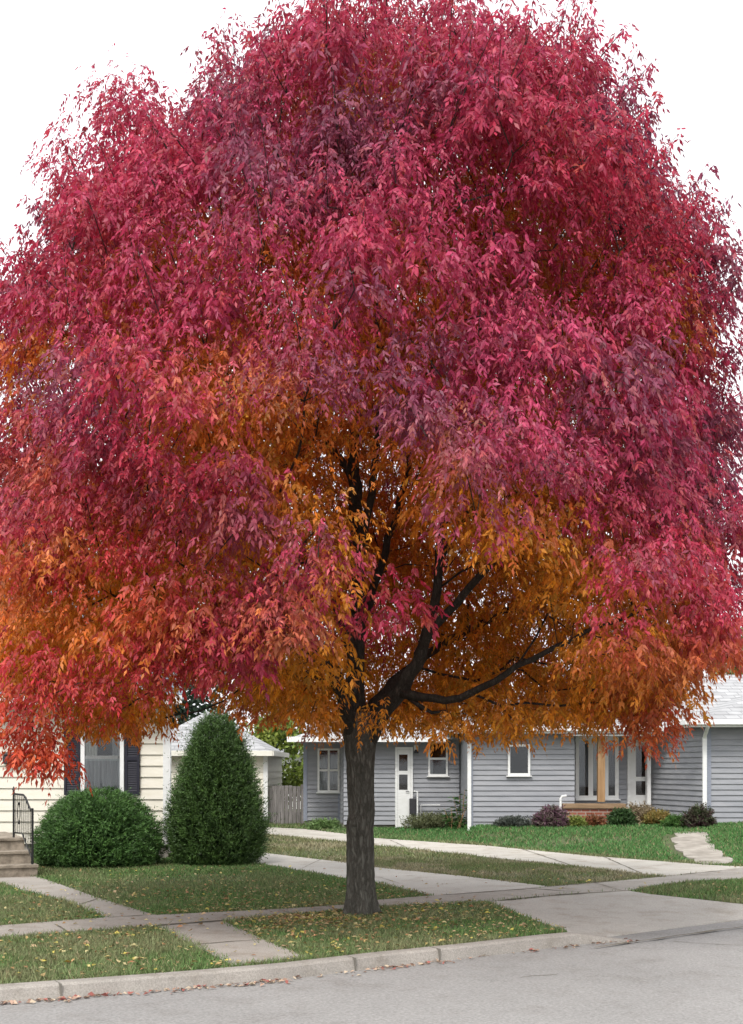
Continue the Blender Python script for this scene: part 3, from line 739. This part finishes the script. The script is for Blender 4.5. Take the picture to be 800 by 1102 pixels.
# window with curtains
wx0,wx1=X(88,CD),X(134.5,CD); wz0,wz1=Z(855.5,CD),Z(776,CD); wm=Z(815,CD)
fr=rframe(MB(),wx0,wx1,wz0,wz1,CD-.002,.075,.085,.05); 
win=fr.build('window',M['white'],cream,bevel=.006)
MB().box(wx0+.075,wx1-.075,CD-.062,CD-.03,wm-.03,wm+.03).build('meeting_rail',M['white'],win)
s2=rframe(MB(),wx0+.077,wx1-.077,wz0+.077,wm-.031,CD-.02,.03,.035); s2.build('sash',M['white'],win)
MB().box(wx0+.07,wx1-.07,CD-.037,CD-.033,wz0+.07,wz1-.07).build('dark_backing',M['dark'],win)  # dark sheet standing in for the unlit room behind the glass
def curtain(x0,x1,z0,z1,y,m,par,amp=.012,k=9):
    c=MB(); n=40
    xs=np.linspace(x0,x1,n); ys=y+amp*np.sin(np.linspace(0,k*2*pi,n)+.4*np.sin(np.linspace(0,7,n)))
    for i in range(n-1): c.quad((xs[i],ys[i],z0),(xs[i+1],ys[i+1],z0),(xs[i+1],ys[i+1],z1),(xs[i],ys[i],z1))
    return c.build('curtain',m,par,smooth=True)
curtain(wx0+.08,wx1-.08,wz0+.08,wm-.03,CD-.045,M['curtain'],win,.006)
curtain(wx0+.08,wx0+.30,wm+.03,wz1-.08,CD-.045,M['creamold'],win,.006,4)
curtain(wx1-.22,wx1-.08,wm+.03,wz1-.08,CD-.045,M['curtain'],win,.006,3)
MB().box(wx0+.078,wx1-.078,CD-.062,CD-.059,wz0+.078,wz1-.078).build('pane',M['glass'],win)
for a,b in ((70,87.2),(135.2,151)):
    s=MB(); xa,xb=X(a,CD),X(b,CD); za,zb=Z(855.5,CD),Z(776,CD); y=CD-.033
    s.box(xa,xa+.045,y-.04,y,za,zb); s.box(xb-.045,xb,y-.04,y,za,zb)
    for q in (za,(za+zb)/2-.04,zb-.07): s.box(xa+.045,xb-.045,y-.038,y,q,q+.07)
    k=za+.075
    while k<zb-.1:
        s.quad((xa+.045,y-.03,k),(xb-.045,y-.03,k),(xb-.045,y-.006,k+.045),(xa+.045,y-.006,k+.045)); k+=.042
    s.build('shutter',M['black'],cream)
# mailbox on the wall
mb_=thing('wall_mailbox',(X(14,CD),CD,Z(822,CD)),'small black mailbox with newspaper hooks on the cream wall','mailbox')
xa,xb=X(5,CD),X(24,CD); z0,z1=Z(822,CD),Z(811,CD)
MB().box(xa,xb,CD-.13,CD-.018,z0,z1-.03).build('box',M['mailm'],mb_,bevel=.01)
l=MB(); l.prism([(xa-.01,CD-.15),(xb+.01,CD-.15),(xb+.01,CD-.018),(xa-.01,CD-.018)],z1-.027,[z1-.01,z1-.01,z1+.03,z1+.03]); l.build('lid',M['mailm'],mb_)
for px in (9,19.5):
    p=X(px,CD); MB().tube([(p,CD-.03,z0),(p,CD-.03,z0-.09),(p,CD-.07,z0-.12),(p,CD-.1,z0-.09)],.007,k=6).build('hook',M['iron'],mb_)
# concrete steps and iron railing
base=np.array(G(12,945)[:2]); fd=np.array((.42,-.907)); sdv=np.array((.907,.42))
def SP(u,v): return base+sdv*u-fd*v          # u along the step to the right, v back from the lowest riser
stp=thing('front_steps',(base[0],base[1],0),'worn concrete front steps leading up to the cream house','steps')
s=MB(); hgt=[.195,.39,.58]; rb=[.40,.35,.30]; dp=[0,.3,.6]
wl=-1.6
for i in range(3):
    d1=[.3,.6,2.6][i]
    s.prism([tuple(SP(wl,dp[i])),tuple(SP(rb[i],dp[i])),tuple(SP(rb[i],d1)),tuple(SP(wl,d1))],-.05,hgt[i]-.05)
    s.prism([tuple(SP(wl,dp[i]-.025)),tuple(SP(rb[i]+.012,dp[i]-.025)),tuple(SP(rb[i]+.012,d1)),tuple(SP(wl,d1))],hgt[i]-.048,hgt[i])
s.build('tread_block',M['step'],stp,bevel=.008)
rail=thing('iron_railing',(*SP(.3,.3),.39),'black wrought iron railing with scroll on the front steps','railing')
_rp=np.array(SP(.33,.06))
def RP(v,z): p=_rp+np.array((-.66,.75))*(v-.22)*.78; return (p[0],p[1],z)
m1=MB()
m1.tube([RP(.22,.03),RP(.22,1.06)],.02,k=6); m1.build('front_post',M['iron'],rail)
MB().tube([RP(1.05,.58),RP(1.05,1.33)],.018,k=6).tube([RP(1.05,1.33),RP(1.05,1.39)],[.028,.004],k=6).build('rear_post',M['iron'],rail)
MB().tube([RP(1.05,1.27),RP(.62,1.26),RP(.52,1.22),RP(.40,1.11),RP(.3,1.03),RP(.2,1.04)],.016,k=6).build('handrail',M['iron'],rail)
MB().tube([RP(1.05,.66),RP(.68,.66),RP(.22,.27)],.012,k=5).build('bottom_rail',M['iron'],rail)
for v in (.95,.86,.77,.68,.59,.50,.41,.32):
    zt=np.interp(v,[.2,.3,.40,.52,.62,1.05],[1.04,1.03,1.11,1.22,1.26,1.27]); zb=np.interp(v,[.22,.68,1.05],[.27,.66,.66])
    MB().tube([RP(v,zb),RP(v,zt)],.008,k=5).build('baluster',M['iron'],rail)
sc=MB()
for sg in (1,-1):
    sc.tube([RP(.815+sg*(.045*sin(a)+.012),.80+.34*(a/pi)) for a in np.linspace(0,pi,12)],.009,k=5)
sc.build('scroll',M['iron'],rail)

# ------------------------------------------------------------------ garage behind the clipped shrub
GD=36.0; gx0,gx1=X(150,GD),X(287,GD); gz=Z(811,GD)
gar=thing('garage',((gx0+gx1)/2,GD+3,0),'small cream garage with a pale hip roof behind the cone shaped shrub','garage')
m=MB(); siding(m,(gx0,GD),(gx1-.06,GD),.15,gz,.2); siding(m,(gx1,GD),(gx1,GD+6),.15,gz,.2); siding(m,(gx1,GD+6),(gx0,GD+6),.15,gz,.2); siding(m,(gx0,GD+6),(gx0,GD),.15,gz,.2)
m.build('wall',M['cream'],gar); MB().box(gx0+.02,gx1-.02,GD+.02,GD+5.98,-.1,.152).build('foundation',M['found'],gar)
MB().box(gx1-.09,gx1+.036,GD-.036,GD+.06,.13,gz).build('corner_trim',M['white'],gar)
hiproof(gx0-.3,gx1+.2,GD-.35,GD+6.3,gz+.02,1.35,1.9,2.3).build('roof',M['shing'],gar)
MB().box(gx0-.3,gx1+.21,GD-.39,GD-.352,gz-.07,gz+.08).box(gx1+.202,gx1+.24,GD-.39,GD+6.3,gz-.07,gz+.08).build('fascia',M['creamold'],gar)
gdm=MB(); gdx0,gdx1=X(200,GD),X(262,GD)
for k in range(4): gdm.box(gdx0,gdx1,GD-.06,GD-.033,.02+k*.45,.02+k*.45+.44)
gdm.build('garage_door',M['white'],gar)

# wooden fence between garage and grey house
fx0,fx1=X(289,36.2),X(328,36.2)
fen=thing('board_fence',((fx0+fx1)/2,36.2,0),'weathered grey board fence between the garage and the grey house','fence')
b=MB(); x=fx0; bw=(fx1-fx0)/9
for k in range(9):
    x=fx0+k*bw; hz=1.14+.02*rng.normal(); b.box(x+.006,x+bw-.006,36.2+.004*(k%2),36.222+.004*(k%2),.02,hz)
b.build('boards',M['fencew'],fen)
r_=MB()
for q in (.3,.9): r_.box(fx0,fx1,36.228,36.27,q,q+.09)
r_.build('rail',M['fencew'],fen)
for x in (fx0+.05,fx1-.06): MB().box(x-.045,x+.045,36.272,36.36,-.1,1.1).build('post',M['fencew'],fen)

# ------------------------------------------------------------------ grey house on the right
dA,dB,dC,dR,dE=35.3,33.9,30.5,31.3,28.5; LP_=.127
grey=thing('grey_house',(5,36,0),'low blue grey house with pale roof and recessed entry at the right','house')
xA0,xA1=X(327.5,dA),X(366.5,dA); xB1=X(503,dB); xC0=X(506,dC); xC1=X(618.5,dC); xE0=X(759,dE); xE1=15.0
xR1=X(699.5,dR)
ez=2.55
m=MB()
siding(m,(xA0,dA),(xA1,dA),.18,2.42,LP_); siding(m,(xA1,dA),(xA1+.12,dB),.16,ez,LP_) ; siding(m,(xA1+.12,dB),(xC0-.02,dB),.12,ez,LP_)
siding(m,(xC0,dB),(xC0,dC),.12,ez+.03,LP_)if False else None
siding(m,(xC0,dC),(xC1,dC),.10,ez+.02,LP_); siding(m,(xC1,dC),(xC1,dR),.10,ez+.02,LP_); siding(m,(xC1,dR),(xR1,dR),.5,ez+.3,LP_)
siding(m,(xR1,dR),(xE0,dE),.14,ez+.12,LP_); siding(m,(xE0+.05,dE),(xE1,dE),.16,ez+.12,LP_)
siding(m,(xE1,dE),(xE1,42.5),.16,ez+.12,LP_); siding(m,(xE1,42.5),(xA0,42.5),.16,ez,LP_); siding(m,(xA0,42.5),(xA0,dA),.16,2.42,LP_)
m.quad((xC0+.01,dB,0.1),(xC0+.01,dC,.1),(xC0+.01,dC,ez),(xC0+.01,dB,ez))
m.build('wall',M['greys'],grey)
f=MB(); f.prism([(xA0+.03,dA+.03),(xA1-.03,dA+.03),(xA1+.1,dB+.03),(xC0+.03,dB+.03),(xC0+.03,dC+.03),(xC1-.03,dC+.03),(xC1-.03,dR+.03),(xR1-.03,dR+.03),(xE0+.05,dE+.03),(xE1-.03,dE+.03),(xE1-.03,42.4),(xA0+.03,42.4)],-.1,.165)
f.build('foundation',M['found'],grey)
for q in ((xA1-.07,xA1+.03,dA-.038,dA+.03,.15,2.42),(xE0-.03,xE0+.13,dE-.038,dE+.05,.14,ez+.12),(xC0-.04,xC0+.07,dC-.038,dC+.05,.1,ez+.02),(xA0-.02,xA0+.09,dA-.038,dA+.03,.16,2.42)):
    MB().box(*q).build('corner_trim',M['greyt'],grey)
hiproof(xA0-.35,xC0+4,dA-2.0,42.8,2.44,1.6,4.2,.5).build('roof',M['shing'],grey)
hiproof(xC0-.4,xE1+.4,dC-.45,42.9,ez+.03,1.72,4.6,4.6,ridge=35.2).build('roof',M['shing'],grey)
hiproof(xE0-.42,xE1+.42,dE-.45,38,ez+.13,1.25,3.6,3.6,ridge=32.5).build('roof',M['shing'],grey)
for q in ((xA0-.35,xC0-.43,dA-2.04,dA-2.002,2.36,2.50),(xC0-.42,xE0-.58,dC-.49,dC-.452,ez-.05,ez+.10),(xE0-.46,xE1+.42,dE-.49,dE-.452,ez+.04,ez+.20),(xE0-.46,xE0-.422,dE-.451,dR-.4,ez+.04,ez+.20)):
    MB().box(*q).build('fascia',M['white'],grey)
for q in ((xE0-.52,xE1+.42,dE-.60,dE-.492,ez+.09,ez+.215),(xC0-.42,xE0-.60,dC-.58,dC-.492,ez,ez+.115),(xE0-.57,xE0-.462,dE-.49,dR-.6,ez+.09,ez+.215)):
    MB().box(*q).build('gutter',M['white'],grey,bevel=.015)
def downspout(px,dd,z0,z1,elbow=True,xo=0):
    x=X(px,dd)+xo; d_=MB(); pts=[(x,dd-.07,z0+.12),(x,dd-.07,z1-.3)]
    d_.box(x-.045,x+.045,dd-.11,dd-.035,z0,z1-.28)
    d_.tube([(x,dd-.07,z1-.30),(x,dd-.14,z1-.22),(x-.02,dd-.42,z1-.06),(x-.02,dd-.50,z1+.06)],.045,k=8)
    d_.tube([(x,dd-.07,z0+.1),(x,dd-.10,z0+.04),(x,dd-.28,z0-.0)],.045,k=8)
    return d_.build('downspout',M['white'],grey)
downspout(757.5,dE,.12,ez+.1); downspout(505,dC,.12,ez+.02); 
dsp=MB(); xx=X(698,dR-.3); dsp.box(xx-.045,xx+.045,dR-.38,dR-.30,.1,ez-.05); dsp.build('downspout',M['white'],grey)

def window(px0,px1,py0,py1,dd,frame=.06,vbars=(),hbars=(),inside='dark',dep=.07,curt=None,bw_=.028):
    x0,x1,z0,z1=X(px0,dd),X(px1,dd),Z(py1,dd),Z(py0,dd)
    wn=rframe(MB(),x0,x1,z0,z1,dd-.002,frame,dep,.03).build('window',M['white'],grey)
    b_=MB()
    for p in vbars: q=X(p,dd); b_.box(q-bw_,q+bw_,dd-dep+.012,dd-.025,z0+frame,z1-frame)
    for p in hbars:
        q=Z(p,dd); xs=[x0+frame]+sorted(X(v,dd) for v in vbars)+[x1-frame]
        for i in range(len(xs)-1): b_.box(xs[i]+(.03 if i else 0),xs[i+1]-(.03 if i<len(xs)-2 else 0),dd-dep+.010,dd-.025,q-.03,q+.03)
    if b_.v: b_.build('glazing_bar',M['white'],wn)
    MB().box(x0+frame*.9,x1-frame*.9,dd-.037,dd-.033,z0+frame*.9,z1-frame*.9).build('dark_backing',M[inside],wn)  # flat dark backing, painted in place of the room's shade
    if curt:
        for (a,b2,c0,c1,mm) in curt: curtain(X(a,dd),X(b2,dd),Z(c1,dd),Z(c0,dd),dd-.043,M[mm],wn,.004,max(2,int((b2-a)/3)))
    MB().box(x0+frame*.95,x1-frame*.95,dd-.055,dd-.052,z0+frame*.95,z1-frame*.95).build('pane',M['glass'],wn)
    return wn
window(342,366.5-.8,805.5,852.5,dA,.055,(354,),(829,),'dark',curt=[(344,352,812,827,'curtain'),(356,364,812,827,'curtain'),(344,353,831,850,'curtain'),(355,364,831,850,'curtain')])
window(461,482,798,835,dB,.05,(),(816.5,),'dark',curt=[(463,466,818,833,'curtain')])
window(546.5,570.5,801,834.5,dC,.055,(),(),'dark')
window(618.5+.6,665.5,793,860,dR,.09,(635.5,652),(),'dark',curt=[(621,633,797,847,'slate'),(636,643,797,851,'curtain'),(653,662,799,847,'slated')],bw_=.06)
# side door of the middle block
def door(px0,px1,py0,py1,dd,panes,name='door',fill='white',panemat='dark',frame=.08):
    x0,x1,z0,z1=X(px0,dd),X(px1,dd),Z(py1,dd),Z(py0,dd)
    fr_=MB(); y=dd-.002; fr_.box(x0,x0+frame,y-.07,y,z0,z1); fr_.box(x1-frame,x1,y-.07,y,z0,z1); fr_.box(x0+frame,x1-frame,y-.07,y,z1-frame,z1)
    d_=fr_.build(name,M['white'],grey)
    # leaf made of rails and stiles round its panes
    lx0,lx1=x0+frame+.004,x1-frame-.004; lf=MB(); y0,y1=dd-.060,dd-.032
    ps=[(X(a,dd),X(b2,dd),Z(d2,dd),Z(c2,dd)) for a,b2,c2,d2 in panes]
    pxa,pxb=ps[0][0],ps[0][1]
    lf.box(lx0,pxa,y0,y1,z0+.02,z1-frame-.004); lf.box(pxb,lx1,y0,y1,z0+.02,z1-frame-.004)
    zc=z0+.02
    for p in sorted(ps,key=lambda q:q[2]):
        lf.box(pxa,pxb,y0,y1,zc,p[2]); zc=p[3]
    lf.box(pxa,pxb,y0,y1,zc,z1-frame-.004)
    lf.build('door_leaf',M[fill],d_)
    for p in ps:
        MB().box(p[0],p[1],dd-.041,dd-.033,p[2],p[3]).build('dark_backing',M[panemat],d_); MB().box(p[0]-.003,p[1]+.003,dd-.051,dd-.048,p[2]-.003,p[3]+.003).build('pane',M['glass'],d_)  # plain dark sheet behind each door pane, then its glass
    hx=lx1-.05; hz_=z0+1.0
    MB().tube([(hx,dd-.055,hz_),(hx,dd-.10,hz_),(hx-.08,dd-.10,hz_)],.011,k=6).build('handle',M['mailm'],d_)
    return d_
door(425.5,444.5,804,891,dB,[(429.5,438.8,812,829.5),(430,439.3,833.5,850)],frame=.06,panemat='brown')
door(675,698,790,873.5,dR,[(684,695.5,803,836),(684,695.5,840.5,855.5)],panemat='brown')
# wooden porch post, brick planter, porch floor
xp=X(647,dC-.1)
MB().box(xp-.085,xp+.085,dC-.18,dC-.01,.84,ez-.06).build('porch_post',M['post'],grey)
MB().prism([(xC1+.02,dC+.25),(X(700,dC+.25),dC+.25),(xR1-.03,dR-.03),(xC1+.02,dR-.03)],0,.47).build('porch_floor',M['found'],grey)
pl_x0,pl_x1=X(606,dC-.35),X(674,dC-.35)
MB().box(xC1-.3,xE0-.6,dC-.44,dR-.03,ez-.105,ez-.075).build('bounce_soffit',M['white'],grey)  # white porch soffit panel, added to bounce light into the entry
plt=thing('brick_planter',((pl_x0+pl_x1)/2,dC-.1,0),'red brick planter wall with a wooden cap under the porch post','planter')
MB().box(pl_x0+.05,pl_x1-.05,dC-.33,dC+.02,0,.68).build('brick_wall',M['brick'],plt)
MB().box(pl_x0,pl_x1,dC-.38,dC+.05,.684,.80)  .build('cap',M['capw'],plt,bevel=.01)
# wall lamp, letter box, vent pipe, hand rail, meter pipes
lp=thing('wall_lamp',(X(447,dB),dB,Z(806,dB)),'small pale lamp on the grey wall beside the narrow door','lamp')
xl=X(448,dB); zl=Z(806,dB); MB().box(xl-.06,xl+.06,dB-.05,dB-.018,zl-.06,zl+.1).build('back_plate',M['white'],lp)
MB().tube([(xl,dB-.06,zl+.05),(xl,dB-.15,zl+.06),(xl,dB-.15,zl-.02)],.012,k=6).build('arm',M['white'],lp); MB().tube([(xl,dB-.15,zl-.02),(xl,dB-.15,zl-.12)],[.04,.07],k=10).build('lamp_shade',M['mailm'],lp)
lb=thing('meter_box',(X(444,dB),dB,Z(876,dB)),'dark grey meter box beside the narrow white door','box')
MB().box(X(440.5,dB),X(448,dB),dB-.30,dB-.12,Z(876,dB),Z(859,dB)).build('case',M['mailm'],lb,bevel=.015)
MB().box(X(443,dB),X(446,dB),dB-.12,dB-.02,Z(870,dB),Z(864,dB)).build('bracket',M['mailm'],lb)
hrail=thing('white_handrail',(X(450,dB-.4),dB-.4,0),'slim white pipe handrail right of the narrow white door','handrail')
MB().tube([(X(449.5,dB-.4),dB-.4,0),(X(449.5,dB-.4),dB-.4,1.03),(X(446,dB-.1),dB-.1,1.03)],.022,k=8).build('post',M['white'],hrail)
MB().tube([(X(453,dB-.2),dB-.2,0),(X(453,dB-.2),dB-.2,.66),(X(474,dB-.2),dB-.2,.66)],.015,k=6).build('low_rail',M['white'],hrail)
vp=thing('vent_pipe',(X(604,dC-.3),dC-.3,0),'white bent vent pipe rising beside the brick planter','pipe')
xv=X(603.5,dC-.3); MB().tube([(xv,dC-.3,0),(xv,dC-.3,.92),(xv+.04,dC-.3,.98),(xv+.14,dC-.3,.99)],.03,k=8).build('pipe',M['white'],vp)
MB().tube([(xv-.15,dC-.35,.55),(xv-.15,dC-.35,.68),(xv-.13,dC-.35,.7)],[.07,.08,.03],k=10).build('cap',M['white'],vp)
# ------------------------------------------------------------------ shrubs, plants, trees behind
def sprigs(P,Dv,L,nn,nl,nw,cols,rg):
    """each sprig: a shoot with short needles either side"""
    n=len(P); Q=[];C=[]
    sdir=nrm(np.cross(Dv,rg.normal(0,1,(n,3))))
    for k in range(nn):
        f=(k+.5)/nn; sg=1 if k%2 else -1
        b=P+Dv*(L*f)[:,None]; dr=nrm(Dv*.8+sdir*sg*.8+rg.normal(0,.25,(n,3)))
        wv=nrm(np.cross(dr,rg.normal(0,1,(n,3))))*nw
        l_=nl*(.7+.6*rg.random((n,1)))
        Q.append(np.stack([b-wv,b+wv,b+dr*l_],1)); C.append(cols*(.8+.4*rg.random((n,1)))*(.8+.4*f))
    return np.concatenate(Q),np.concatenate(C)
def shrub(name,c,shape,nsp,label,cat,pal,L=.09,nl=.05,nw=.007,nn=7,upb=.5,seed=1,mat_='needle',stem=None,group=None,core=.8,rough=.05,stray=.0):
    """shape(theta, v) -> outward radius and height for v in 0..1"""
    rg=np.random.default_rng(seed); root=thing(name,c,label,cat,group)
    th=rg.random(nsp)*2*pi; v=rg.random(nsp); r,z=shape(th,v)
    dep=1-.22*rg.random(nsp)**1.8
    bump=1+rough*np.sin(5*th+9*v+seed)+rough*.8*np.sin(3*th-7*v+seed)+.04*np.sin(9*th-13*v)+.03*np.sin(17*th+23*v)
    r=r*bump*dep; P=np.stack([c[0]+r*np.cos(th),c[1]+r*np.sin(th),c[2]+z*dep*(1+(rough-.05)*.9*np.sin(4*th+seed))],1)
    D=nrm(np.stack([np.cos(th),np.sin(th),upb+1.2*np.clip(v-.5,0,1)],1)+rg.normal(0,.4,(nsp,3)))
    pal=np.array(pal); mixv=np.clip(rg.random(nsp)*.7+.45*np.sin(6*th+11*v)**2-.1,0,1)[:,None]
    cols=pal[0]*(1-mixv)+pal[1]*mixv
    lv=L*(.6+.9*rg.random(nsp)); lv=np.where(rg.random(nsp)<stray,lv*2.6,lv)
    q,cc_=sprigs(P,D,lv,nn,nl,nw,cols,rg)
    # dense twiggy core so the bush is not see-through
    if core:
        th2=rg.random(nsp//4)*2*pi; v2=rg.random(nsp//4); r2,z2=shape(th2,v2); k_=core*(.75+.25*rg.random(nsp//4)); r2*=k_; z2=z2*k_
        P2=np.stack([c[0]+r2*np.cos(th2),c[1]+r2*np.sin(th2),c[2]+z2],1); D2=nrm(np.stack([np.cos(th2),np.sin(th2),.3+0*th2],1)+rg.normal(0,.5,(len(th2),3)))
        q2,c2=sprigs(P2,D2,L*1.3*np.ones(len(th2)),nn,nl*1.7,nw*3.2,np.broadcast_to(pal[0],(len(th2),3)),rg); q=np.concatenate([q,q2]);cc_=np.concatenate([cc_,c2])
    fastmesh('foliage',q.reshape(-1,3),3,M[mat_],cc_,root)
    if stem:
        s_=MB()
        for k in range(stem[0]):
            a=2*pi*k/stem[0]+.5; s_.tube([(c[0]+.06*cos(a),c[1]+.06*sin(a),c[2]-.05),(c[0]+.1*cos(a),c[1]+.1*sin(a),c[2]+stem[1]*.4),(c[0]+.16*cos(a),c[1]+.16*sin(a),c[2]+stem[1])],[.03,.022,.01],k=6)
        s_.build('stems',M['barkd'],root)
    return root
def dome(rx,h,sq=.5):
    def f(th,v):
        p=v**.8; return rx*np.clip(1-np.clip((p-.18)/.82,0,1)**2,0,1)**sq*(.93+.07*np.clip(p/.2,0,1)), h*p
    return f
bc=G(107,931); shrub('round_bush',(X(107,21.4),21.4,.0),dome(1.03,1.27),9000,'rounded dark green clipped bush beneath the shuttered window','bush',[(.030,.072,.018),(.10,.205,.05)],stem=(5,.8),seed=5,upb=.35,stray=.02,rough=.03)
def cone(th,v):
    r=np.interp(v,[0,.06,.25,.5,.75,.9,.97,1],[.64,.74,.80,.66,.46,.31,.17,.03]); return r,2.55*v
shrub('cone_shrub',(X(233.5,21.7),21.7,0),cone,13000,'tall cone shaped dark evergreen shrub at the corner of the cream house','shrub',[(.030,.060,.016),(.082,.155,.036)],L=.14,seed=6,upb=.7,stem=(5,1.2),stray=.035,rough=.03)

def small(name,px,py0,py1,wpx,dd,pal,label,cat,n=500,seed=1,L=.1,nl=.06,nw=.014,upb=.6,mat_='green'):
    zb=float(bank(np.array([[X(px,dd),dd]]))[0]); h=(Z(py0,dd)-zb)*.74; return shrub(name,(X(px,dd),dd,zb),dome(wpx/2*dd/F,h),n,label,cat,pal,L=L*1.3,nl=nl*1.2,nw=nw*1.1,nn=6,upb=upb,seed=seed,mat_=mat_,stem=(4,h*.6),core=.4,rough=.3)
small('low_shrub',552,882,893,26,29.9,[(.05,.06,.05),(.10,.11,.09)],'small grey green shrub against the grey siding left of the purple bush','shrub',seed=31)
small('purple_bush',594,869,891,25,29.6,[(.17,.075,.12),(.09,.10,.055)],'purple leaved bush left of the brick planter','bush',n=900,seed=32)
small('variegated_plant',620,883,891,12,29.5,[(.20,.22,.05),(.10,.14,.03)],'yellow green leafy plant in front of the brick planter','plant',seed=33)
small('red_creeper',640,882,890,10,29.55,[(.22,.075,.04),(.16,.10,.04)],'reddish creeper growing on the brick planter','plant',seed=34)
small('green_bush',669,872,890,17,29.5,[(.03,.06,.022),(.05,.10,.03)],'dark green bush at the right end of the brick planter','bush',n=800,seed=35)
small('dry_grass_tuft',689,874,889,18,29.8,[(.26,.20,.13),(.20,.16,.09)],'dry tan grass tuft below the porch door','plant',seed=36,upb=1.5,L=.2)
small('orange_plant',708,875,889,22,29.3,[(.27,.17,.05),(.20,.19,.06)],'orange yellow autumn plant right of the porch door','plant',seed=37,upb=1.2)
small('low_green_plant',729,881,889,20,28.4,[(.05,.12,.03),(.09,.17,.04)],'low bright green plant at the foot of the side wall','plant',seed=38)
small('maroon_bush',753,868,886,20,27.9,[(.07,.03,.04),(.05,.08,.03)],'small maroon and green bush beside the corner downspout','bush',n=700,seed=39)
small('white_flower_plant',349,884,895,24,33.4,[(.10,.17,.05),(.16,.24,.09)],'low leafy plant with pale flowers under the four pane window','plant',seed=40)
small('weed_patch',468,883,896,50,32.6,[(.09,.10,.05),(.14,.15,.07)],'straggly grey green weeds below the small grey wall window','plant',n=700,seed=41,upb=1.4,L=.18)
# tall weed
tw=thing('tall_weed',(X(492,31.6),31.6,0),'tall leafy green weed growing beside the white downspout','plant')
s_=MB(); q_=[];c_=[]; rg=np.random.default_rng(50)
for k in range(9):
    bx=X(492,31.6)+rg.normal(0,.10); tx=bx+rg.normal(0,.22); hh=.5+.55*rg.random(); by=31.6+rg.normal(0,.1)
    if k==0: tx=X(500,31.6); hh=1.12
    s_.tube([(bx,by,0),((bx+tx)/2+.02,by,hh*.5),(tx,by,hh)],[.012,.009,.004],k=5)
    n_=26; f=rg.random(n_); o=np.stack([bx+(tx-bx)*f,by+0*f,hh*f],1); a=rg.random(n_)*2*pi; D=nrm(np.stack([np.cos(a),np.sin(a),.2+0*a],1))
    L=.16*(.6+.7*rg.random(n_)); wv=np.stack([-np.sin(a),np.cos(a),0*a],1)*(L*.22)[:,None]
    q_.append(np.stack([o,o+D*(L*.5)[:,None]+wv,o+D*L[:,None]-np.array([0,0,.05]),o+D*(L*.5)[:,None]-wv],1)); c_.append(np.array([.06,.15,.035])*(.7+.7*rg.random((n_,1))))
s_.build('stems',M['green'] if False else M['post'],tw); fastmesh('foliage',np.concatenate(q_).reshape(-1,3),4,M['green'],np.concatenate(c_),tw)

def bgtree(name,c,R,H,z0,label,pal,n=9000,seed=1,leaf=.16,conic=False,ncl=40):
    rg=np.random.default_rng(seed); root=thing(name,(c[0],c[1],0),label,'tree')
    t=MB(); t.tube([(c[0],c[1],-.1),(c[0]+.1,c[1],H*.4),(c[0],c[1],H*.92)],[.05*R+.08,.04*R+.04,.02],k=10)
    t.build('trunk',M['bark'],root,smooth=True)
    cl=[]; b_=MB()
    for k in range(ncl):
        f=rg.random(); z=z0+(H-z0)*f; rr=R*((1-f)*.95+.05 if conic else sqrt(max(.05,1-(2*f-1)**2)))
        a=rg.random()*2*pi; r=rr*(.45+.55*rg.random()); p=np.array([c[0]+r*cos(a),c[1]+r*sin(a),z]); cl.append(p)
        b_.tube([(c[0],c[1],min(max(.5,z-.35*r),H*.88)),tuple((p+np.array([c[0],c[1],z]))/2),tuple(p)],[.05,.03,.01],k=5,cap=False)
    b_.build('branches',M['barkd'],root); cl=np.array(cl)
    i=rg.integers(0,ncl,n); cr=R*(.30 if not conic else .22); P=cl[i]+rg.normal(0,1,(n,3))*cr*np.array([.7,.7,.5])
    d1=nrm(rg.normal(0,1,(n,3))+np.array([0,0,-.4])); w1=nrm(np.cross(d1,rg.normal(0,1,(n,3)))); L=leaf*(.6+.8*rg.random((n,1)))
    Q=np.stack([P,P+d1*L*.5+w1*L*.3,P+d1*L,P+d1*L*.5-w1*L*.3],1); pal=np.array(pal); m_=rg.random((ncl,1))[i]*.6+rg.random((n,1))*.4
    fastmesh('crown',Q.reshape(-1,3),4,M['green'],(pal[0]*(1-m_)+pal[1]*m_)*(.75+.5*rg.random((n,1))),root)
bgtree('leafy_tree',(X(292,44),44,0),1.35,3.3,.5,'yellow green leafy small tree behind the board fence',[(.10,.16,.025),(.24,.27,.05)],6000,61)
bgtree('dark_tree',(X(195,48),48,0),2.6,5.6,1.2,'dark green dense tree rising behind the garage roof',[(.012,.025,.016),(.02,.04,.02)],9000,62,.2)
bgtree('blue_spruce',(X(306,52),52,0),1.1,3.9,.6,'blue grey spruce tip behind the white distant house',[(.10,.15,.16),(.16,.22,.23)],6000,63,.14,True)
bgtree('tall_tree',(X(-25,34),34,0),2.6,9.5,2.5,'tall dark green tree beyond the cream house roof',[(.02,.045,.03),(.035,.075,.04)],9000,64,.2)
bgtree('garden_tree',(X(815,44),44,0),2.2,6.2,1.5,'green garden tree beyond the right end of the pale roof',[(.10,.15,.035),(.17,.22,.06)],9000,65,.2)
# pale house far behind the fence
wh=thing('white_house',(X(316,50),52,0),'white distant house seen over the board fence','house')
x0,x1=X(302,50),X(352,50)
MB().box(x0,x1,50,56,0,Z(812,50)).build('wall',M['white'],wh)
hiproof(x0-.3,x1+.3,49.6,56.4,Z(812,50)+.01,1.1,.6,.6).build('roof',M['shing'],wh)
xx=X(321,50); MB().box(xx-.2,xx+.2,49.95,49.998,.9,1.9).build('window',M['dark'],wh)
